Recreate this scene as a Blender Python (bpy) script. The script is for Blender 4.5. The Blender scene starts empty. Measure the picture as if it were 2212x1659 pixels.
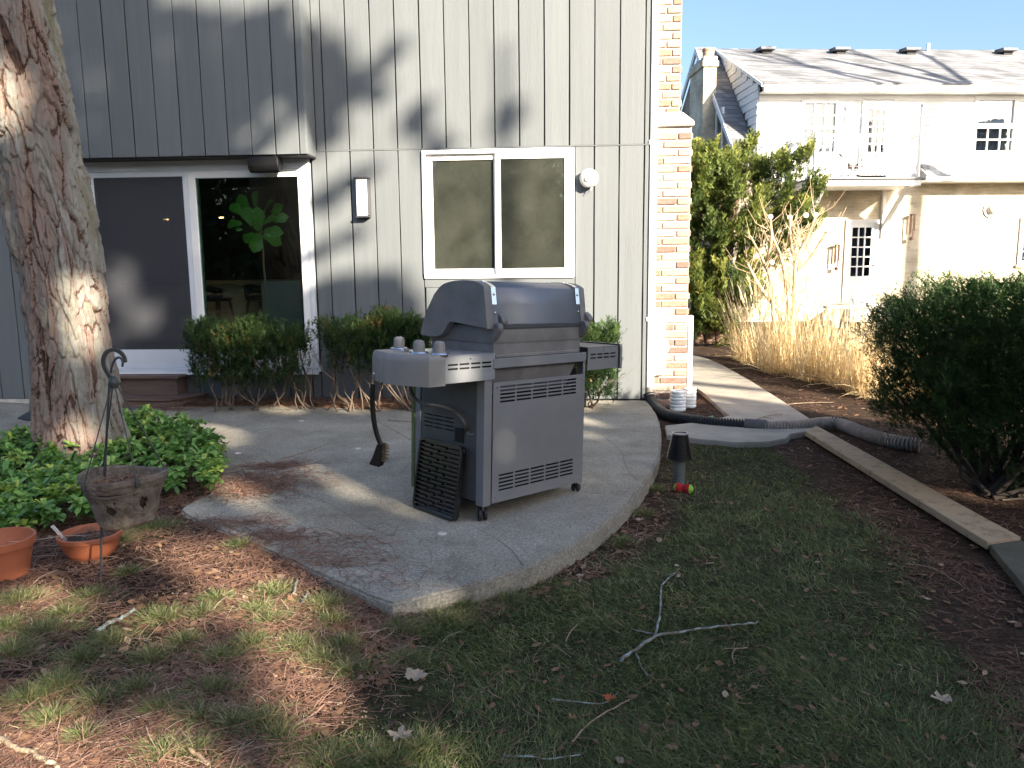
import bpy, bmesh, math, random
import numpy as np
from mathutils import Vector, Matrix
random.seed(7); RNG = np.random.default_rng(7)
S = bpy.context.scene
COL = S.collection
rad = math.radians

# ---------------------------------------------------------------- camera, sky, sun, exposure
CAM_H = 1.42
cd = bpy.data.cameras.new('camera'); cam = bpy.data.objects.new('camera', cd); COL.objects.link(cam)
cd.sensor_width = 36.0; cd.lens = 36.0 * 1720.0 / 2212.0
cd.clip_start = 0.05; cd.clip_end = 1500
CR = (Matrix.Rotation(rad(90 - 8.5), 3, 'X') @ Matrix.Rotation(rad(-0.62), 3, 'Z'))
cam.matrix_world = Matrix.Translation((0, 0, CAM_H)) @ CR.to_4x4()
S.camera = cam

SUN = Vector((-0.884, 1.059, -0.58)).normalized()      # the way the sunlight travels
EL = math.asin(-SUN.z); AZ = math.atan2(-SUN.x, -SUN.y)
W = bpy.data.worlds.new('World'); S.world = W; W.use_nodes = True
wn = W.node_tree; wn.nodes.clear()
sky = wn.nodes.new('ShaderNodeTexSky'); sky.sky_type = 'NISHITA'; sky.sun_disc = False
sky.sun_elevation = EL; sky.sun_rotation = AZ; sky.air_density = 1.0; sky.dust_density = 3.0; sky.ozone_density = 2.8
bg = wn.nodes.new('ShaderNodeBackground'); bg.inputs['Strength'].default_value = 0.076
wo = wn.nodes.new('ShaderNodeOutputWorld')
wn.links.new(sky.outputs[0], bg.inputs[0]); wn.links.new(bg.outputs[0], wo.inputs[0])
sl = bpy.data.lights.new('sun', 'SUN'); sl.energy = 4.9; sl.angle = rad(0.55); sl.color = (1.0, 0.88, 0.70)
so = bpy.data.objects.new('sun', sl); COL.objects.link(so)
so.rotation_euler = SUN.to_track_quat('-Z', 'Y').to_euler()
S.view_settings.view_transform = 'Standard'; S.view_settings.look = 'None'
S.view_settings.gamma = 1.0; S.view_settings.use_curve_mapping = False
S.view_settings.exposure = 2.12
S.cycles.max_bounces = 8; S.cycles.transparent_max_bounces = 12
S.cycles.use_denoising = True

# ---------------------------------------------------------------- geometry helpers
def ray(px, py):
    return CR @ Vector(((px - 1106.0) / 1720.0, -(py - 829.5) / 1720.0, -1.0))
def gat(px, py, z=0.0):                    # point of the horizontal plane z
    d = ray(px, py); return Vector((0, 0, CAM_H)) + d * ((z - CAM_H) / d.z)
def yat(px, py, Y):                        # point at distance Y
    d = ray(px, py); return Vector((0, 0, CAM_H)) + d * (Y / d.y)
def pl(px, py, P0, n):
    d = ray(px, py); C = Vector((0, 0, CAM_H)); return C + d * ((P0 - C).dot(n) / d.dot(n))

class MB:
    def __init__(s): s.v = []; s.f = []
    def quad(s, a, b, c, d):
        n = len(s.v); s.v += [tuple(a), tuple(b), tuple(c), tuple(d)]; s.f.append((n, n+1, n+2, n+3)); return s
    def box(s, x0, x1, y0, y1, z0, z1, M=None):
        n = len(s.v)
        P = [(x0,y0,z0),(x1,y0,z0),(x1,y1,z0),(x0,y1,z0),(x0,y0,z1),(x1,y0,z1),(x1,y1,z1),(x0,y1,z1)]
        if M is not None: P = [tuple(M @ Vector(p)) for p in P]
        s.v += P
        s.f += [(n,n+3,n+2,n+1),(n+4,n+5,n+6,n+7),(n,n+1,n+5,n+4),(n+1,n+2,n+6,n+5),(n+2,n+3,n+7,n+6),(n+3,n,n+4,n+7)]
        return s
    def prism(s, pts, a, b, axis='y'):     # 2-D outline swept along an axis from a to b
        n = len(s.v); k = len(pts)
        for t in (a, b):
            for p, q in pts:
                s.v.append({'y': (p, t, q), 'x': (t, p, q), 'z': (p, q, t)}[axis])
        s.f.append(tuple(range(n, n+k))); s.f.append(tuple(range(n+2*k-1, n+k-1, -1)))
        for i in range(k):
            j = (i+1) % k; s.f.append((n+i, n+k+i, n+k+j, n+j))
        return s
    def tube(s, pts, r, seg=8, cap=True):  # r: number or list
        pts = [Vector(p) for p in pts]; m = len(pts)
        rr = r if isinstance(r, (list, tuple)) else [r]*m
        n0 = len(s.v); up = None
        for i, p in enumerate(pts):
            t = (pts[min(i+1, m-1)] - pts[max(i-1, 0)]).normalized()
            if up is None:
                up = t.orthogonal().normalized()
            up = (up - t * up.dot(t)).normalized(); sd = t.cross(up)
            for k in range(seg):
                a = 2*math.pi*k/seg
                s.v.append(tuple(p + (up*math.cos(a) + sd*math.sin(a))*rr[i]))
        for i in range(m-1):
            for k in range(seg):
                a = n0+i*seg+k; b = n0+i*seg+(k+1) % seg
                s.f.append((a, b, b+seg, a+seg))
        if cap:
            s.f.append(tuple(range(n0+seg-1, n0-1, -1))); s.f.append(tuple(range(n0+(m-1)*seg, n0+m*seg)))
        return s
    def lathe(s, prof, c=(0,0,0), seg=24, M=None):   # prof: list of (r, z)
        n0 = len(s.v); m = len(prof)
        for r, z in prof:
            for k in range(seg):
                a = 2*math.pi*k/seg; p = Vector((r*math.cos(a), r*math.sin(a), z))
                if M is not None: p = M @ p
                s.v.append(tuple(p + Vector(c)))
        for i in range(m-1):
            for k in range(seg):
                a = n0+i*seg+k; b = n0+i*seg+(k+1) % seg
                s.f.append((a, b, b+seg, a+seg))
        if prof[0][0] > 1e-6: s.f.append(tuple(range(n0+seg-1, n0-1, -1)))
        if prof[-1][0] > 1e-6: s.f.append(tuple(range(n0+(m-1)*seg, n0+m*seg)))
        return s
    def mesh(s, name, mat, smooth=None, bevel=0.0):
        me = bpy.data.meshes.new(name); me.from_pydata(s.v, [], s.f)
        if bevel > 0:
            bm = bmesh.new(); bm.from_mesh(me)
            bmesh.ops.remove_doubles(bm, verts=bm.verts, dist=1e-6)
            bmesh.ops.bevel(bm, geom=list(bm.edges), offset=bevel, segments=1, affect='EDGES', clamp_overlap=True)
            bm.to_mesh(me); bm.free()
        if mat: me.materials.append(mat)
        if smooth is not None:
            me.polygons.foreach_set('use_smooth', [True]*len(me.polygons))
            try: me.set_sharp_from_angle(angle=rad(smooth))
            except Exception: pass
        me.update(); return me
    def build(s, name, mat, parent=None, smooth=None, bevel=0.0, **kw):
        return put(name, s.mesh(name, mat, smooth, bevel), parent, **kw)

def put(name, me, parent=None, loc=None, rot=None, label=None, cat=None, group=None, kind=None):
    o = bpy.data.objects.new(name, me); COL.objects.link(o)
    if parent: o.parent = parent
    if loc is not None: o.location = loc
    if rot is not None: o.rotation_euler = rot
    if label: o['label'] = label
    if cat: o['category'] = cat
    if group: o['group'] = group
    if kind: o['kind'] = kind
    return o
def thing(name, label, cat, loc=(0,0,0), rot=(0,0,0), group=None):
    return put(name, None, None, loc, rot, label, cat, group)
def npmesh(name, verts, faces_idx, nper, mat, tint=None, smooth=False):
    me = bpy.data.meshes.new(name); V = np.asarray(verts, dtype=np.float32).reshape(-1, 3)
    F = np.asarray(faces_idx, dtype=np.int32).ravel(); nf = len(F)//nper
    me.vertices.add(len(V)); me.vertices.foreach_set('co', V.ravel())
    me.loops.add(len(F)); me.loops.foreach_set('vertex_index', F)
    me.polygons.add(nf); me.polygons.foreach_set('loop_start', np.arange(0, nf*nper, nper, dtype=np.int32))
    me.polygons.foreach_set('loop_total', np.full(nf, nper, dtype=np.int32))
    if smooth: me.polygons.foreach_set('use_smooth', np.ones(nf, dtype=bool))
    me.update(calc_edges=True)
    if tint is not None:
        t = np.asarray(tint, dtype=np.float32)
        dom = 'FACE' if len(t) == nf and len(t) != len(V) else 'POINT'
        a = me.attributes.new('tint', 'FLOAT', dom); a.data.foreach_set('value', t)
    if mat: me.materials.append(mat)
    return me
def copy_tree(o, parent=None):
    c = o.copy(); COL.objects.link(c); c.parent = parent
    for ch in list(o.children): copy_tree(ch, c)
    return c

# smooth lattice noise in numpy
_T = RNG.random(65536)
def vnoise(x, y, z=0.0, s=0):
    x = np.asarray(x, float); y = np.asarray(y, float); z = np.asarray(z, float) + 0*x
    xi = np.floor(x).astype(int); yi = np.floor(y).astype(int); zi = np.floor(z).astype(int)
    fx = x-xi; fy = y-yi; fz = z-zi
    fx = fx*fx*(3-2*fx); fy = fy*fy*(3-2*fy); fz = fz*fz*(3-2*fz)
    def h(a, b, c): return _T[(a*7919 + b*104729 + c*1299709 + s*15485863) & 65535]
    def l(a, b, t): return a + (b-a)*t
    return l(l(l(h(xi,yi,zi), h(xi+1,yi,zi), fx), l(h(xi,yi+1,zi), h(xi+1,yi+1,zi), fx), fy),
             l(l(h(xi,yi,zi+1), h(xi+1,yi,zi+1), fx), l(h(xi,yi+1,zi+1), h(xi+1,yi+1,zi+1), fx), fy), fz)
def fbm(x, y, z=0.0, o=4, s=0):
    r = 0; a = .5
    for i in range(o): r = r + a*vnoise(x*2**i, y*2**i, np.asarray(z)*2**i, s+i); a *= .5
    return r
def inpoly(x, y, poly):
    x = np.asarray(x); y = np.asarray(y); r = np.zeros(x.shape, bool); n = len(poly)
    for i in range(n):
        x0, y0 = poly[i][0], poly[i][1]; x1, y1 = poly[(i+1) % n][0], poly[(i+1) % n][1]
        c = ((y0 > y) != (y1 > y)) & (x < (x1-x0)*(y-y0)/((y1-y0) or 1e-9) + x0)
        r ^= c
    return r
def vnorm(a): return a/np.maximum(np.linalg.norm(a, axis=-1, keepdims=True), 1e-9)

# ---------------------------------------------------------------- materials
def nd(nt, t, **kw):
    n = nt.nodes.new(t)
    for k, v in kw.items(): setattr(n, k, v)
    return n
def rgb(c): return (c[0], c[1], c[2], 1.0)
def mat(name, col, rough=0.6, metal=0.0, var=0.0, vs=4.0, bump=0.0, bs=40.0, col2=None, orand=0.0, stretch=(1,1,1), spec=0.5, coat=0.0, ramp=(0.35,0.65), transl=0.0, world=False):
    m = bpy.data.materials.new(name); m.use_nodes = True; nt = m.node_tree; L = nt.links
    b = nt.nodes['Principled BSDF']; b.inputs['Roughness'].default_value = rough; b.inputs['Metallic'].default_value = metal
    b.inputs['Specular IOR Level'].default_value = spec; b.inputs['Coat Weight'].default_value = coat
    b.inputs['Base Color'].default_value = rgb(col)
    tc = nd(nt, 'ShaderNodeTexCoord'); mp = nd(nt, 'ShaderNodeMapping'); mp.inputs['Scale'].default_value = stretch
    if world:
        ge = nd(nt, 'ShaderNodeNewGeometry'); L.new(ge.outputs['Position'], mp.inputs[0])
    else: L.new(tc.outputs['Object'], mp.inputs[0])
    cur = None
    if var > 0 or col2:
        n = nd(nt, 'ShaderNodeTexNoise'); n.inputs['Scale'].default_value = vs; n.inputs['Detail'].default_value = 6; n.inputs['Roughness'].default_value = .65
        L.new(mp.outputs[0], n.inputs['Vector'])
        r = nd(nt, 'ShaderNodeValToRGB'); r.color_ramp.elements[0].position = ramp[0]; r.color_ramp.elements[1].position = ramp[1]
        c2 = col2 or tuple(x*(1+var) for x in col); c1 = col if col2 else tuple(x*(1-var) for x in col)
        r.color_ramp.elements[0].color = rgb(c1); r.color_ramp.elements[1].color = rgb(c2)
        L.new(n.outputs[0], r.inputs[0]); cur = r.outputs[0]
    if orand > 0:
        oi = nd(nt, 'ShaderNodeObjectInfo'); mr = nd(nt, 'ShaderNodeMapRange')
        mr.inputs['To Min'].default_value = 1-orand; mr.inputs['To Max'].default_value = 1+orand
        L.new(oi.outputs['Random'], mr.inputs['Value'])
        mx = nd(nt, 'ShaderNodeVectorMath', operation='SCALE')
        if cur: L.new(cur, mx.inputs[0])
        else: mx.inputs[0].default_value = col
        L.new(mr.outputs[0], mx.inputs['Scale']); cur = mx.outputs[0]
    if cur: L.new(cur, b.inputs['Base Color'])
    if bump > 0:
        n = nd(nt, 'ShaderNodeTexNoise'); n.inputs['Scale'].default_value = bs; n.inputs['Detail'].default_value = 5
        L.new(mp.outputs[0], n.inputs['Vector'])
        bp = nd(nt, 'ShaderNodeBump'); bp.inputs['Strength'].default_value = bump; bp.inputs['Distance'].default_value = .01
        L.new(n.outputs[0], bp.inputs['Height']); L.new(bp.outputs[0], b.inputs['Normal'])
    if transl > 0:
        out = nt.nodes['Material Output']; t = nd(nt, 'ShaderNodeBsdfTranslucent'); ms = nd(nt, 'ShaderNodeMixShader')
        ms.inputs[0].default_value = transl; t.inputs[0].default_value = rgb(col)
        if cur: L.new(cur, t.inputs[0])
        L.new(b.outputs[0], ms.inputs[1]); L.new(t.outputs[0], ms.inputs[2]); L.new(ms.outputs[0], out.inputs[0])
    return m
def tintmat(name, stops, rough=0.6, transl=0.25, spec=0.3, nvar=0.0, ns=3.0, bump=0.0, bs=60.0, cavity=False):
    """colour ramp read from the mesh's own 'tint' attribute: each leaf, blade or bark plate has its own colour"""
    m = bpy.data.materials.new(name); m.use_nodes = True; nt = m.node_tree; L = nt.links
    b = nt.nodes['Principled BSDF']; b.inputs['Roughness'].default_value = rough; b.inputs['Specular IOR Level'].default_value = spec
    a = nd(nt, 'ShaderNodeAttribute', attribute_name='tint'); r = nd(nt, 'ShaderNodeValToRGB')
    cr = r.color_ramp
    while len(cr.elements) < len(stops): cr.elements.new(.5)
    for e, (p, c) in zip(cr.elements, stops): e.position = p; e.color = rgb(c)
    fac = a.outputs['Fac']
    ge = nd(nt, 'ShaderNodeNewGeometry')
    if nvar > 0:
        n = nd(nt, 'ShaderNodeTexNoise'); n.inputs['Scale'].default_value = ns; n.inputs['Detail'].default_value = 4
        L.new(ge.outputs['Position'], n.inputs['Vector'])
        ma = nd(nt, 'ShaderNodeMath', operation='MULTIPLY_ADD'); ma.inputs[1].default_value = nvar; L.new(n.outputs[0], ma.inputs[0])
        mb = nd(nt, 'ShaderNodeMath', operation='SUBTRACT'); L.new(fac, mb.inputs[0]); mb.inputs[1].default_value = nvar/2
        L.new(mb.outputs[0], ma.inputs[2]); fac = ma.outputs[0]
    L.new(fac, r.inputs[0]); L.new(r.outputs[0], b.inputs['Base Color'])
    if bump > 0:
        n = nd(nt, 'ShaderNodeTexNoise'); n.inputs['Scale'].default_value = bs; n.inputs['Detail'].default_value = 6
        L.new(ge.outputs['Position'], n.inputs['Vector'])
        bp = nd(nt, 'ShaderNodeBump'); bp.inputs['Strength'].default_value = bump; bp.inputs['Distance'].default_value = .01
        L.new(n.outputs[0], bp.inputs['Height']); L.new(bp.outputs[0], b.inputs['Normal'])
    if transl > 0:
        out = nt.nodes['Material Output']; t = nd(nt, 'ShaderNodeBsdfTranslucent'); ms = nd(nt, 'ShaderNodeMixShader')
        ms.inputs[0].default_value = transl
        L.new(r.outputs[0], t.inputs[0]); L.new(b.outputs[0], ms.inputs[1]); L.new(t.outputs[0], ms.inputs[2]); L.new(ms.outputs[0], out.inputs[0])
    return m
def glassmat(name, tint=(1,1,1), ior=1.5, haze=0.0):
    m = bpy.data.materials.new(name); m.use_nodes = True; nt = m.node_tree; L = nt.links; nt.nodes.remove(nt.nodes['Principled BSDF'])
    out = nt.nodes['Material Output']; fr = nd(nt, 'ShaderNodeFresnel'); fr.inputs[0].default_value = ior
    t = nd(nt, 'ShaderNodeBsdfTransparent'); t.inputs[0].default_value = rgb(tint)
    g = nd(nt, 'ShaderNodeBsdfGlossy'); g.inputs['Roughness'].default_value = 0.01
    tc = nd(nt, 'ShaderNodeTexCoord'); n = nd(nt, 'ShaderNodeTexNoise'); n.inputs['Scale'].default_value = 1.3
    L.new(tc.outputs['Object'], n.inputs['Vector'])
    bp = nd(nt, 'ShaderNodeBump'); bp.inputs['Strength'].default_value = .12; bp.inputs['Distance'].default_value = .01
    L.new(n.outputs[0], bp.inputs['Height']); L.new(bp.outputs[0], g.inputs['Normal'])
    ms = nd(nt, 'ShaderNodeMixShader'); mt = nd(nt, 'ShaderNodeMath', operation='MULTIPLY'); mt.inputs[1].default_value = 1.9
    L.new(fr.outputs[0], mt.inputs[0]); L.new(mt.outputs[0], ms.inputs[0]); L.new(t.outputs[0], ms.inputs[1]); L.new(g.outputs[0], ms.inputs[2])
    last = ms.outputs[0]
    if haze > 0:
        n2 = nd(nt, 'ShaderNodeTexNoise'); n2.inputs['Scale'].default_value = 3; n2.inputs['Detail'].default_value = 7
        L.new(tc.outputs['Object'], n2.inputs['Vector'])
        mm = nd(nt, 'ShaderNodeMath', operation='MULTIPLY'); mm.inputs[1].default_value = haze; L.new(n2.outputs[0], mm.inputs[0])
        df = nd(nt, 'ShaderNodeBsdfDiffuse'); df.inputs[0].default_value = (.15, .16, .13, 1)  # grey-green haze mixed in to imitate murky reflections
        m2 = nd(nt, 'ShaderNodeMixShader'); L.new(mm.outputs[0], m2.inputs[0]); L.new(last, m2.inputs[1]); L.new(df.outputs[0], m2.inputs[2]); last = m2.outputs[0]
    L.new(last, out.inputs[0]); return m
def meshmat(name, col, a):
    m = bpy.data.materials.new(name); m.use_nodes = True; nt = m.node_tree; L = nt.links; b = nt.nodes['Principled BSDF']
    b.inputs['Base Color'].default_value = rgb(col); b.inputs['Alpha'].default_value = a; b.inputs['Roughness'].default_value = .8
    return m
def emitmat(name, col, s):
    m = bpy.data.materials.new(name); m.use_nodes = True; b = m.node_tree.nodes['Principled BSDF']
    b.inputs['Base Color'].default_value = rgb(col); b.inputs['Emission Color'].default_value = rgb(col); b.inputs['Emission Strength'].default_value = s
    return m

M_SIDING = mat('painted_cedar_siding', (.130,.143,.152), .58, var=.055, vs=2.2, bump=.25, bs=26, orand=.06, stretch=(9,9,.4), spec=.35)
M_SIDING_FLAT = mat('siding_shadow_gap', (.018,.019,.021), .8)
M_TRIMGREY = mat('painted_trim_grey', (.136,.149,.158), .5, var=.05, bump=.15, bs=30, spec=.35)
M_WHITE = mat('white_vinyl', (.78,.78,.78), .4, var=.03, bump=.04, bs=20)
M_WHITE2 = mat('white_house_paint', (.8,.8,.79), .5, var=.03, vs=2)
M_ALU = mat('door_aluminium', (.62,.65,.70), .35, var=.04)
M_DARK = mat('dark_soffit', (.03,.03,.032), .8)
M_GLASS = glassmat('window_glass', (.86,.9,.87), 1.5, .42)
M_GLASS2 = glassmat('door_glass', (.85,.93,.88), 1.5, .012)
M_SCREEN = meshmat('insect_screen', (.05,.053,.064), .60)
M_SHADE = mat('roller_shade', (.085,.095,.08), .9, var=.25, vs=2)
M_BLACK = mat('black_plastic', (.007,.007,.008), .35, var=.2, vs=30)
M_BRICKS = [mat('brick_%s' % n, c, .85, var=.16, vs=30, bump=.6, bs=60, orand=.16, col2=c2) for n, c, c2 in
            [('orange', (.38,.225,.155), (.50,.33,.24)), ('red', (.27,.125,.09), (.38,.20,.145)), ('brown', (.18,.105,.085), (.28,.17,.135)), ('pale', (.46,.33,.25), (.58,.45,.36))]]
M_MORTAR = mat('mortar', (.50,.47,.42), .9, var=.12, vs=20, bump=.5, bs=120)
M_STONE = mat('limestone', (.55,.52,.46), .85, var=.18, vs=10, bump=.5, bs=50)
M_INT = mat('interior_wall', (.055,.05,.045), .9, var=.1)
M_INTFLOOR = mat('interior_floor', (.14,.09,.06), .5, var=.2)
M_COUNTER = mat('counter_front', (.78,.72,.62), .6, var=.05)
M_WALNUT = mat('walnut', (.075,.028,.016), .45, var=.3, stretch=(1,1,6))
M_STEP = mat('weathered_step_wood', (.115,.075,.062), .75, var=.25, vs=6, bump=.4, bs=30, stretch=(.6,6,6))
M_CREAM = mat('cream_paint', (.5,.47,.4), .6)
# ---------------------------------------------------------------- ground, patio, path
def gpts(L, z=0.0): return [gat(x, y, z) for x, y in L]
PATIO_NEAR = [(1398,864),(1408,878),(1421,900),(1428,925),(1429,955),(1424,985),(1413,1013),(1390,1048),(1355,1088),(1310,1128),(1255,1166),(1190,1203),(1100,1241),(1000,1269),(930,1285),(880,1297),(848,1303),(826,1297),(760,1270),(680,1234),(600,1197),(520,1163),(450,1134),(405,1115),(386,1100),(410,1086),(462,1062),(480,1030),(470,990),(420,955),(350,935),(280,925),(150,925),(60,955),(-80,985),(-700,1020)]
PATIO_FAR = [(-700,858),(0,868),(90,872),(230,880),(398,879),(520,876),(640,877),(780,882),(920,884),(1060,880),(1180,873),(1256,865)]
def smoothline(pts, it=2, closed=False):
    P = [Vector(p) for p in pts]
    for _ in range(it):
        Q = [P[0]]
        for a, b in zip(P[:-1], P[1:]): Q += [a*.75+b*.25, a*.25+b*.75]
        Q.append(P[-1]); P = Q
    return P
near = smoothline(gpts(PATIO_NEAR[:16]), 2) + smoothline(gpts(PATIO_NEAR[16:]), 1)
patio_poly = near + gpts(PATIO_FAR)
M_PATIO = None
def patio_material():
    m = bpy.data.materials.new('exposed_aggregate_concrete'); m.use_nodes = True; nt = m.node_tree; L = nt.links; b = nt.nodes['Principled BSDF']
    ge = nd(nt, 'ShaderNodeNewGeometry'); b.inputs['Roughness'].default_value = .85; b.inputs['Specular IOR Level'].default_value = .25
    n1 = nd(nt, 'ShaderNodeTexNoise'); n1.inputs['Scale'].default_value = 1.6; n1.inputs['Detail'].default_value = 8; n1.inputs['Roughness'].default_value = .7
    n2 = nd(nt, 'ShaderNodeTexVoronoi'); n2.inputs['Scale'].default_value = 130
    n3 = nd(nt, 'ShaderNodeTexNoise'); n3.inputs['Scale'].default_value = 60; n3.inputs['Detail'].default_value = 4
    for n in (n1, n2, n3): L.new(ge.outputs['Position'], n.inputs['Vector'])
    r1 = nd(nt, 'ShaderNodeValToRGB'); e = r1.color_ramp.elements; e[0].position = .32; e[0].color = (.18,.168,.142,1); e[1].position = .68; e[1].color = (.34,.325,.285,1)
    L.new(n1.outputs[0], r1.inputs[0])
    r2 = nd(nt, 'ShaderNodeValToRGB'); e = r2.color_ramp.elements; e[0].position = 0; e[0].color = (.74,.72,.70,1); e[1].position = 1; e[1].color = (1.36,1.34,1.3,1)
    L.new(n2.outputs['Color'], r2.inputs[0])
    r3 = nd(nt, 'ShaderNodeValToRGB'); e = r3.color_ramp.elements; e[0].position = .35; e[0].color = (.82,.82,.82,1); e[1].position = .68; e[1].color = (1.16,1.16,1.16,1)
    L.new(n3.outputs[0], r3.inputs[0])
    mx = nd(nt, 'ShaderNodeVectorMath', operation='MULTIPLY'); L.new(r1.outputs[0], mx.inputs[0]); L.new(r2.outputs[0], mx.inputs[1])
    my = nd(nt, 'ShaderNodeVectorMath', operation='MULTIPLY'); L.new(mx.outputs[0], my.inputs[0]); L.new(r3.outputs[0], my.inputs[1])
    L.new(my.outputs[0], b.inputs['Base Color'])
    bp = nd(nt, 'ShaderNodeBump'); bp.inputs['Strength'].default_value = .5; bp.inputs['Distance'].default_value = .003
    ad = nd(nt, 'ShaderNodeMath', operation='ADD'); L.new(n2.outputs['Distance'], ad.inputs[0]); L.new(n3.outputs[0], ad.inputs[1]); L.new(ad.outputs[0], bp.inputs['Height'])
    L.new(bp.outputs[0], b.inputs['Normal']); return m
M_PATIO = patio_material()
def slab(name, poly, z0, z1, m, kind='structure', label=None, bev=.012):
    k = len(poly); bm = bmesh.new()
    vs = [bm.verts.new((p[0], p[1], z1)) for p in poly]; f = bm.faces.new(vs)
    if f.calc_area() and f.normal.z < 0: bmesh.ops.reverse_faces(bm, faces=[f])
    r = bmesh.ops.extrude_face_region(bm, geom=[f]); 
    vv = [g for g in r['geom'] if isinstance(g, bmesh.types.BMVert)]
    # the extruded copy is the new top, the original becomes the bottom
    for v in vs: v.co.z = z0
    top = [g for g in r['geom'] if isinstance(g, bmesh.types.BMFace)][0]
    bmesh.ops.recalc_face_normals(bm, faces=bm.faces)
    if bev: bmesh.ops.bevel(bm, geom=list(top.edges), offset=bev, segments=2, affect='EDGES')
    bmesh.ops.triangulate(bm, faces=[f for f in bm.faces if len(f.verts) > 4])
    me = bpy.data.meshes.new(name); bm.to_mesh(me); bm.free(); me.materials.append(m)
    return put(name, me, kind=kind, label=label)
def rough_line(P, step=.05, amp=.004):
    out = []; n = len(P)
    for i in range(n):
        a = Vector(P[i]); b = Vector(P[(i+1) % n]); k = max(1, int((b-a).length/step)) if (b-a).length < 3 else 1
        for j in range(k): q = a.lerp(b, j/k); out.append(q + Vector((random.gauss(0, amp), random.gauss(0, amp), 0)) if j else q)
    return out
patio = slab('patio', rough_line(patio_poly), -.32, 0.0, M_PATIO)
M_JOINT = mat('joint_dirt', (.035,.03,.024), .95)
def groove(pts, w, nm='joint'):
    P = smoothline(gpts(pts, .0012), 1); mb = MB(); n = len(P)
    for i, p in enumerate(P):
        t = (P[min(i+1, n-1)]-P[max(i-1, 0)]).normalized(); s = Vector((-t.y, t.x, 0))*w*random.uniform(.6, 1.2); mb.v += [tuple(p+s), tuple(p-s)]
    for i in range(n-1): mb.f.append((2*i, 2*i+1, 2*i+3, 2*i+2))
    mb.build(nm, M_JOINT, patio)
groove([(1266,893),(1340,895),(1416,896)], .003)
groove([(470,936),(540,912),(610,890),(640,880)], .0028)
groove([(770,884),(905,960),(985,1010)], .0022)
groove([(1030,1140),(1100,1180),(1130,1222)], .0016, 'crack'); groove([(640,1060),(720,1090),(790,1140),(860,1160)], .0012, 'crack'); groove([(1300,940),(1345,975),(1350,1010),(1380,1040)], .0012, 'crack')
cap = MB().lathe([(.0,.004),(.024,.004),(.026,.001),(.026,-.004)], seg=14).mesh('white_cap', M_STONE)
for p in [(955,1153),(403,909),(651,909),(514,979),(773,969)]:
    put('white_cap', cap, patio, loc=gat(*p, 0.0))

def hground(x, y):
    x = np.asarray(x, float); y = np.asarray(y, float)
    t = np.clip((0.2 - x)/1.5, 0, 1); t = t*t*(3-2*t)
    f = np.clip((7.6-y)/1.0, 0, 1)
    h = -.115 + .100*t*f + .004*np.clip(y-3, 0, 8)*(x > 0)
    h = h + .03*(fbm(x*1.1, y*1.1, o=3, s=3)-.45) + .012*(fbm(x*7, y*7, o=3, s=9)-.45)
    return h
def gh(x, y): return float(hground(np.array([x]), np.array([y]))[0])

LAWN_EDGE = [gat(*p, -.1) for p in [(1430,1010),(1500,968),(1650,964),(1760,1030),(1860,1140),(1970,1280),(2090,1440),(2200,1660),(2400,2300)]]
def ground_material():
    m = bpy.data.materials.new('soil_and_mulch'); m.use_nodes = True; nt = m.node_tree; L = nt.links; b = nt.nodes['Principled BSDF']
    b.inputs['Roughness'].default_value = .95; b.inputs['Specular IOR Level'].default_value = .1
    ge = nd(nt, 'ShaderNodeNewGeometry'); a = nd(nt, 'ShaderNodeAttribute', attribute_name='tint')
    n1 = nd(nt, 'ShaderNodeTexNoise'); n1.inputs['Scale'].default_value = 9; n1.inputs['Detail'].default_value = 9; n1.inputs['Roughness'].default_value = .75
    n2 = nd(nt, 'ShaderNodeTexNoise'); n2.inputs['Scale'].default_value = 70; n2.inputs['Detail'].default_value = 6
    for n in (n1, n2): L.new(ge.outputs['Position'], n.inputs['Vector'])
    r1 = nd(nt, 'ShaderNodeValToRGB'); e = r1.color_ramp.elements; e[0].position = .35; e[0].color = (.022,.016,.012,1); e[1].position = .7; e[1].color = (.080,.052,.037,1)
    r2 = nd(nt, 'ShaderNodeValToRGB'); e = r2.color_ramp.elements; e[0].position = .35; e[0].color = (.022,.028,.012,1); e[1].position = .7; e[1].color = (.06,.062,.03,1)
    L.new(n1.outputs[0], r1.inputs[0]); L.new(n1.outputs[0], r2.inputs[0])
    mx = nd(nt, 'ShaderNodeMixRGB'); L.new(a.outputs['Fac'], mx.inputs[0]); L.new(r1.outputs[0], mx.inputs[1]); L.new(r2.outputs[0], mx.inputs[2])
    r3 = nd(nt, 'ShaderNodeValToRGB'); e = r3.color_ramp.elements; e[0].position = .3; e[0].color = (.45,.45,.45,1); e[1].position = .75; e[1].color = (1.7,1.65,1.6,1)
    L.new(n2.outputs[0], r3.inputs[0]); my = nd(nt, 'ShaderNodeVectorMath', operation='MULTIPLY'); L.new(mx.outputs[0], my.inputs[0]); L.new(r3.outputs[0], my.inputs[1])
    L.new(my.outputs[0], b.inputs['Base Color'])
    bp = nd(nt, 'ShaderNodeBump'); bp.inputs['Strength'].default_value = 1; bp.inputs['Distance'].default_value = .02
    L.new(n2.outputs[0], bp.inputs['Height']); L.new(bp.outputs[0], b.inputs['Normal']); return m
M_GROUND = ground_material()
lawn_poly = [(p.x, p.y) for p in LAWN_EDGE] + [(2.2, .3), (-.9, .3), (-.85, 1.7), (-.60, 2.3), (-.42, 2.9), (-.50, 3.2), (-.2, 3.25), (.6, 3.9), (1.15, 5.0), (1.25, 6.3)]
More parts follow.
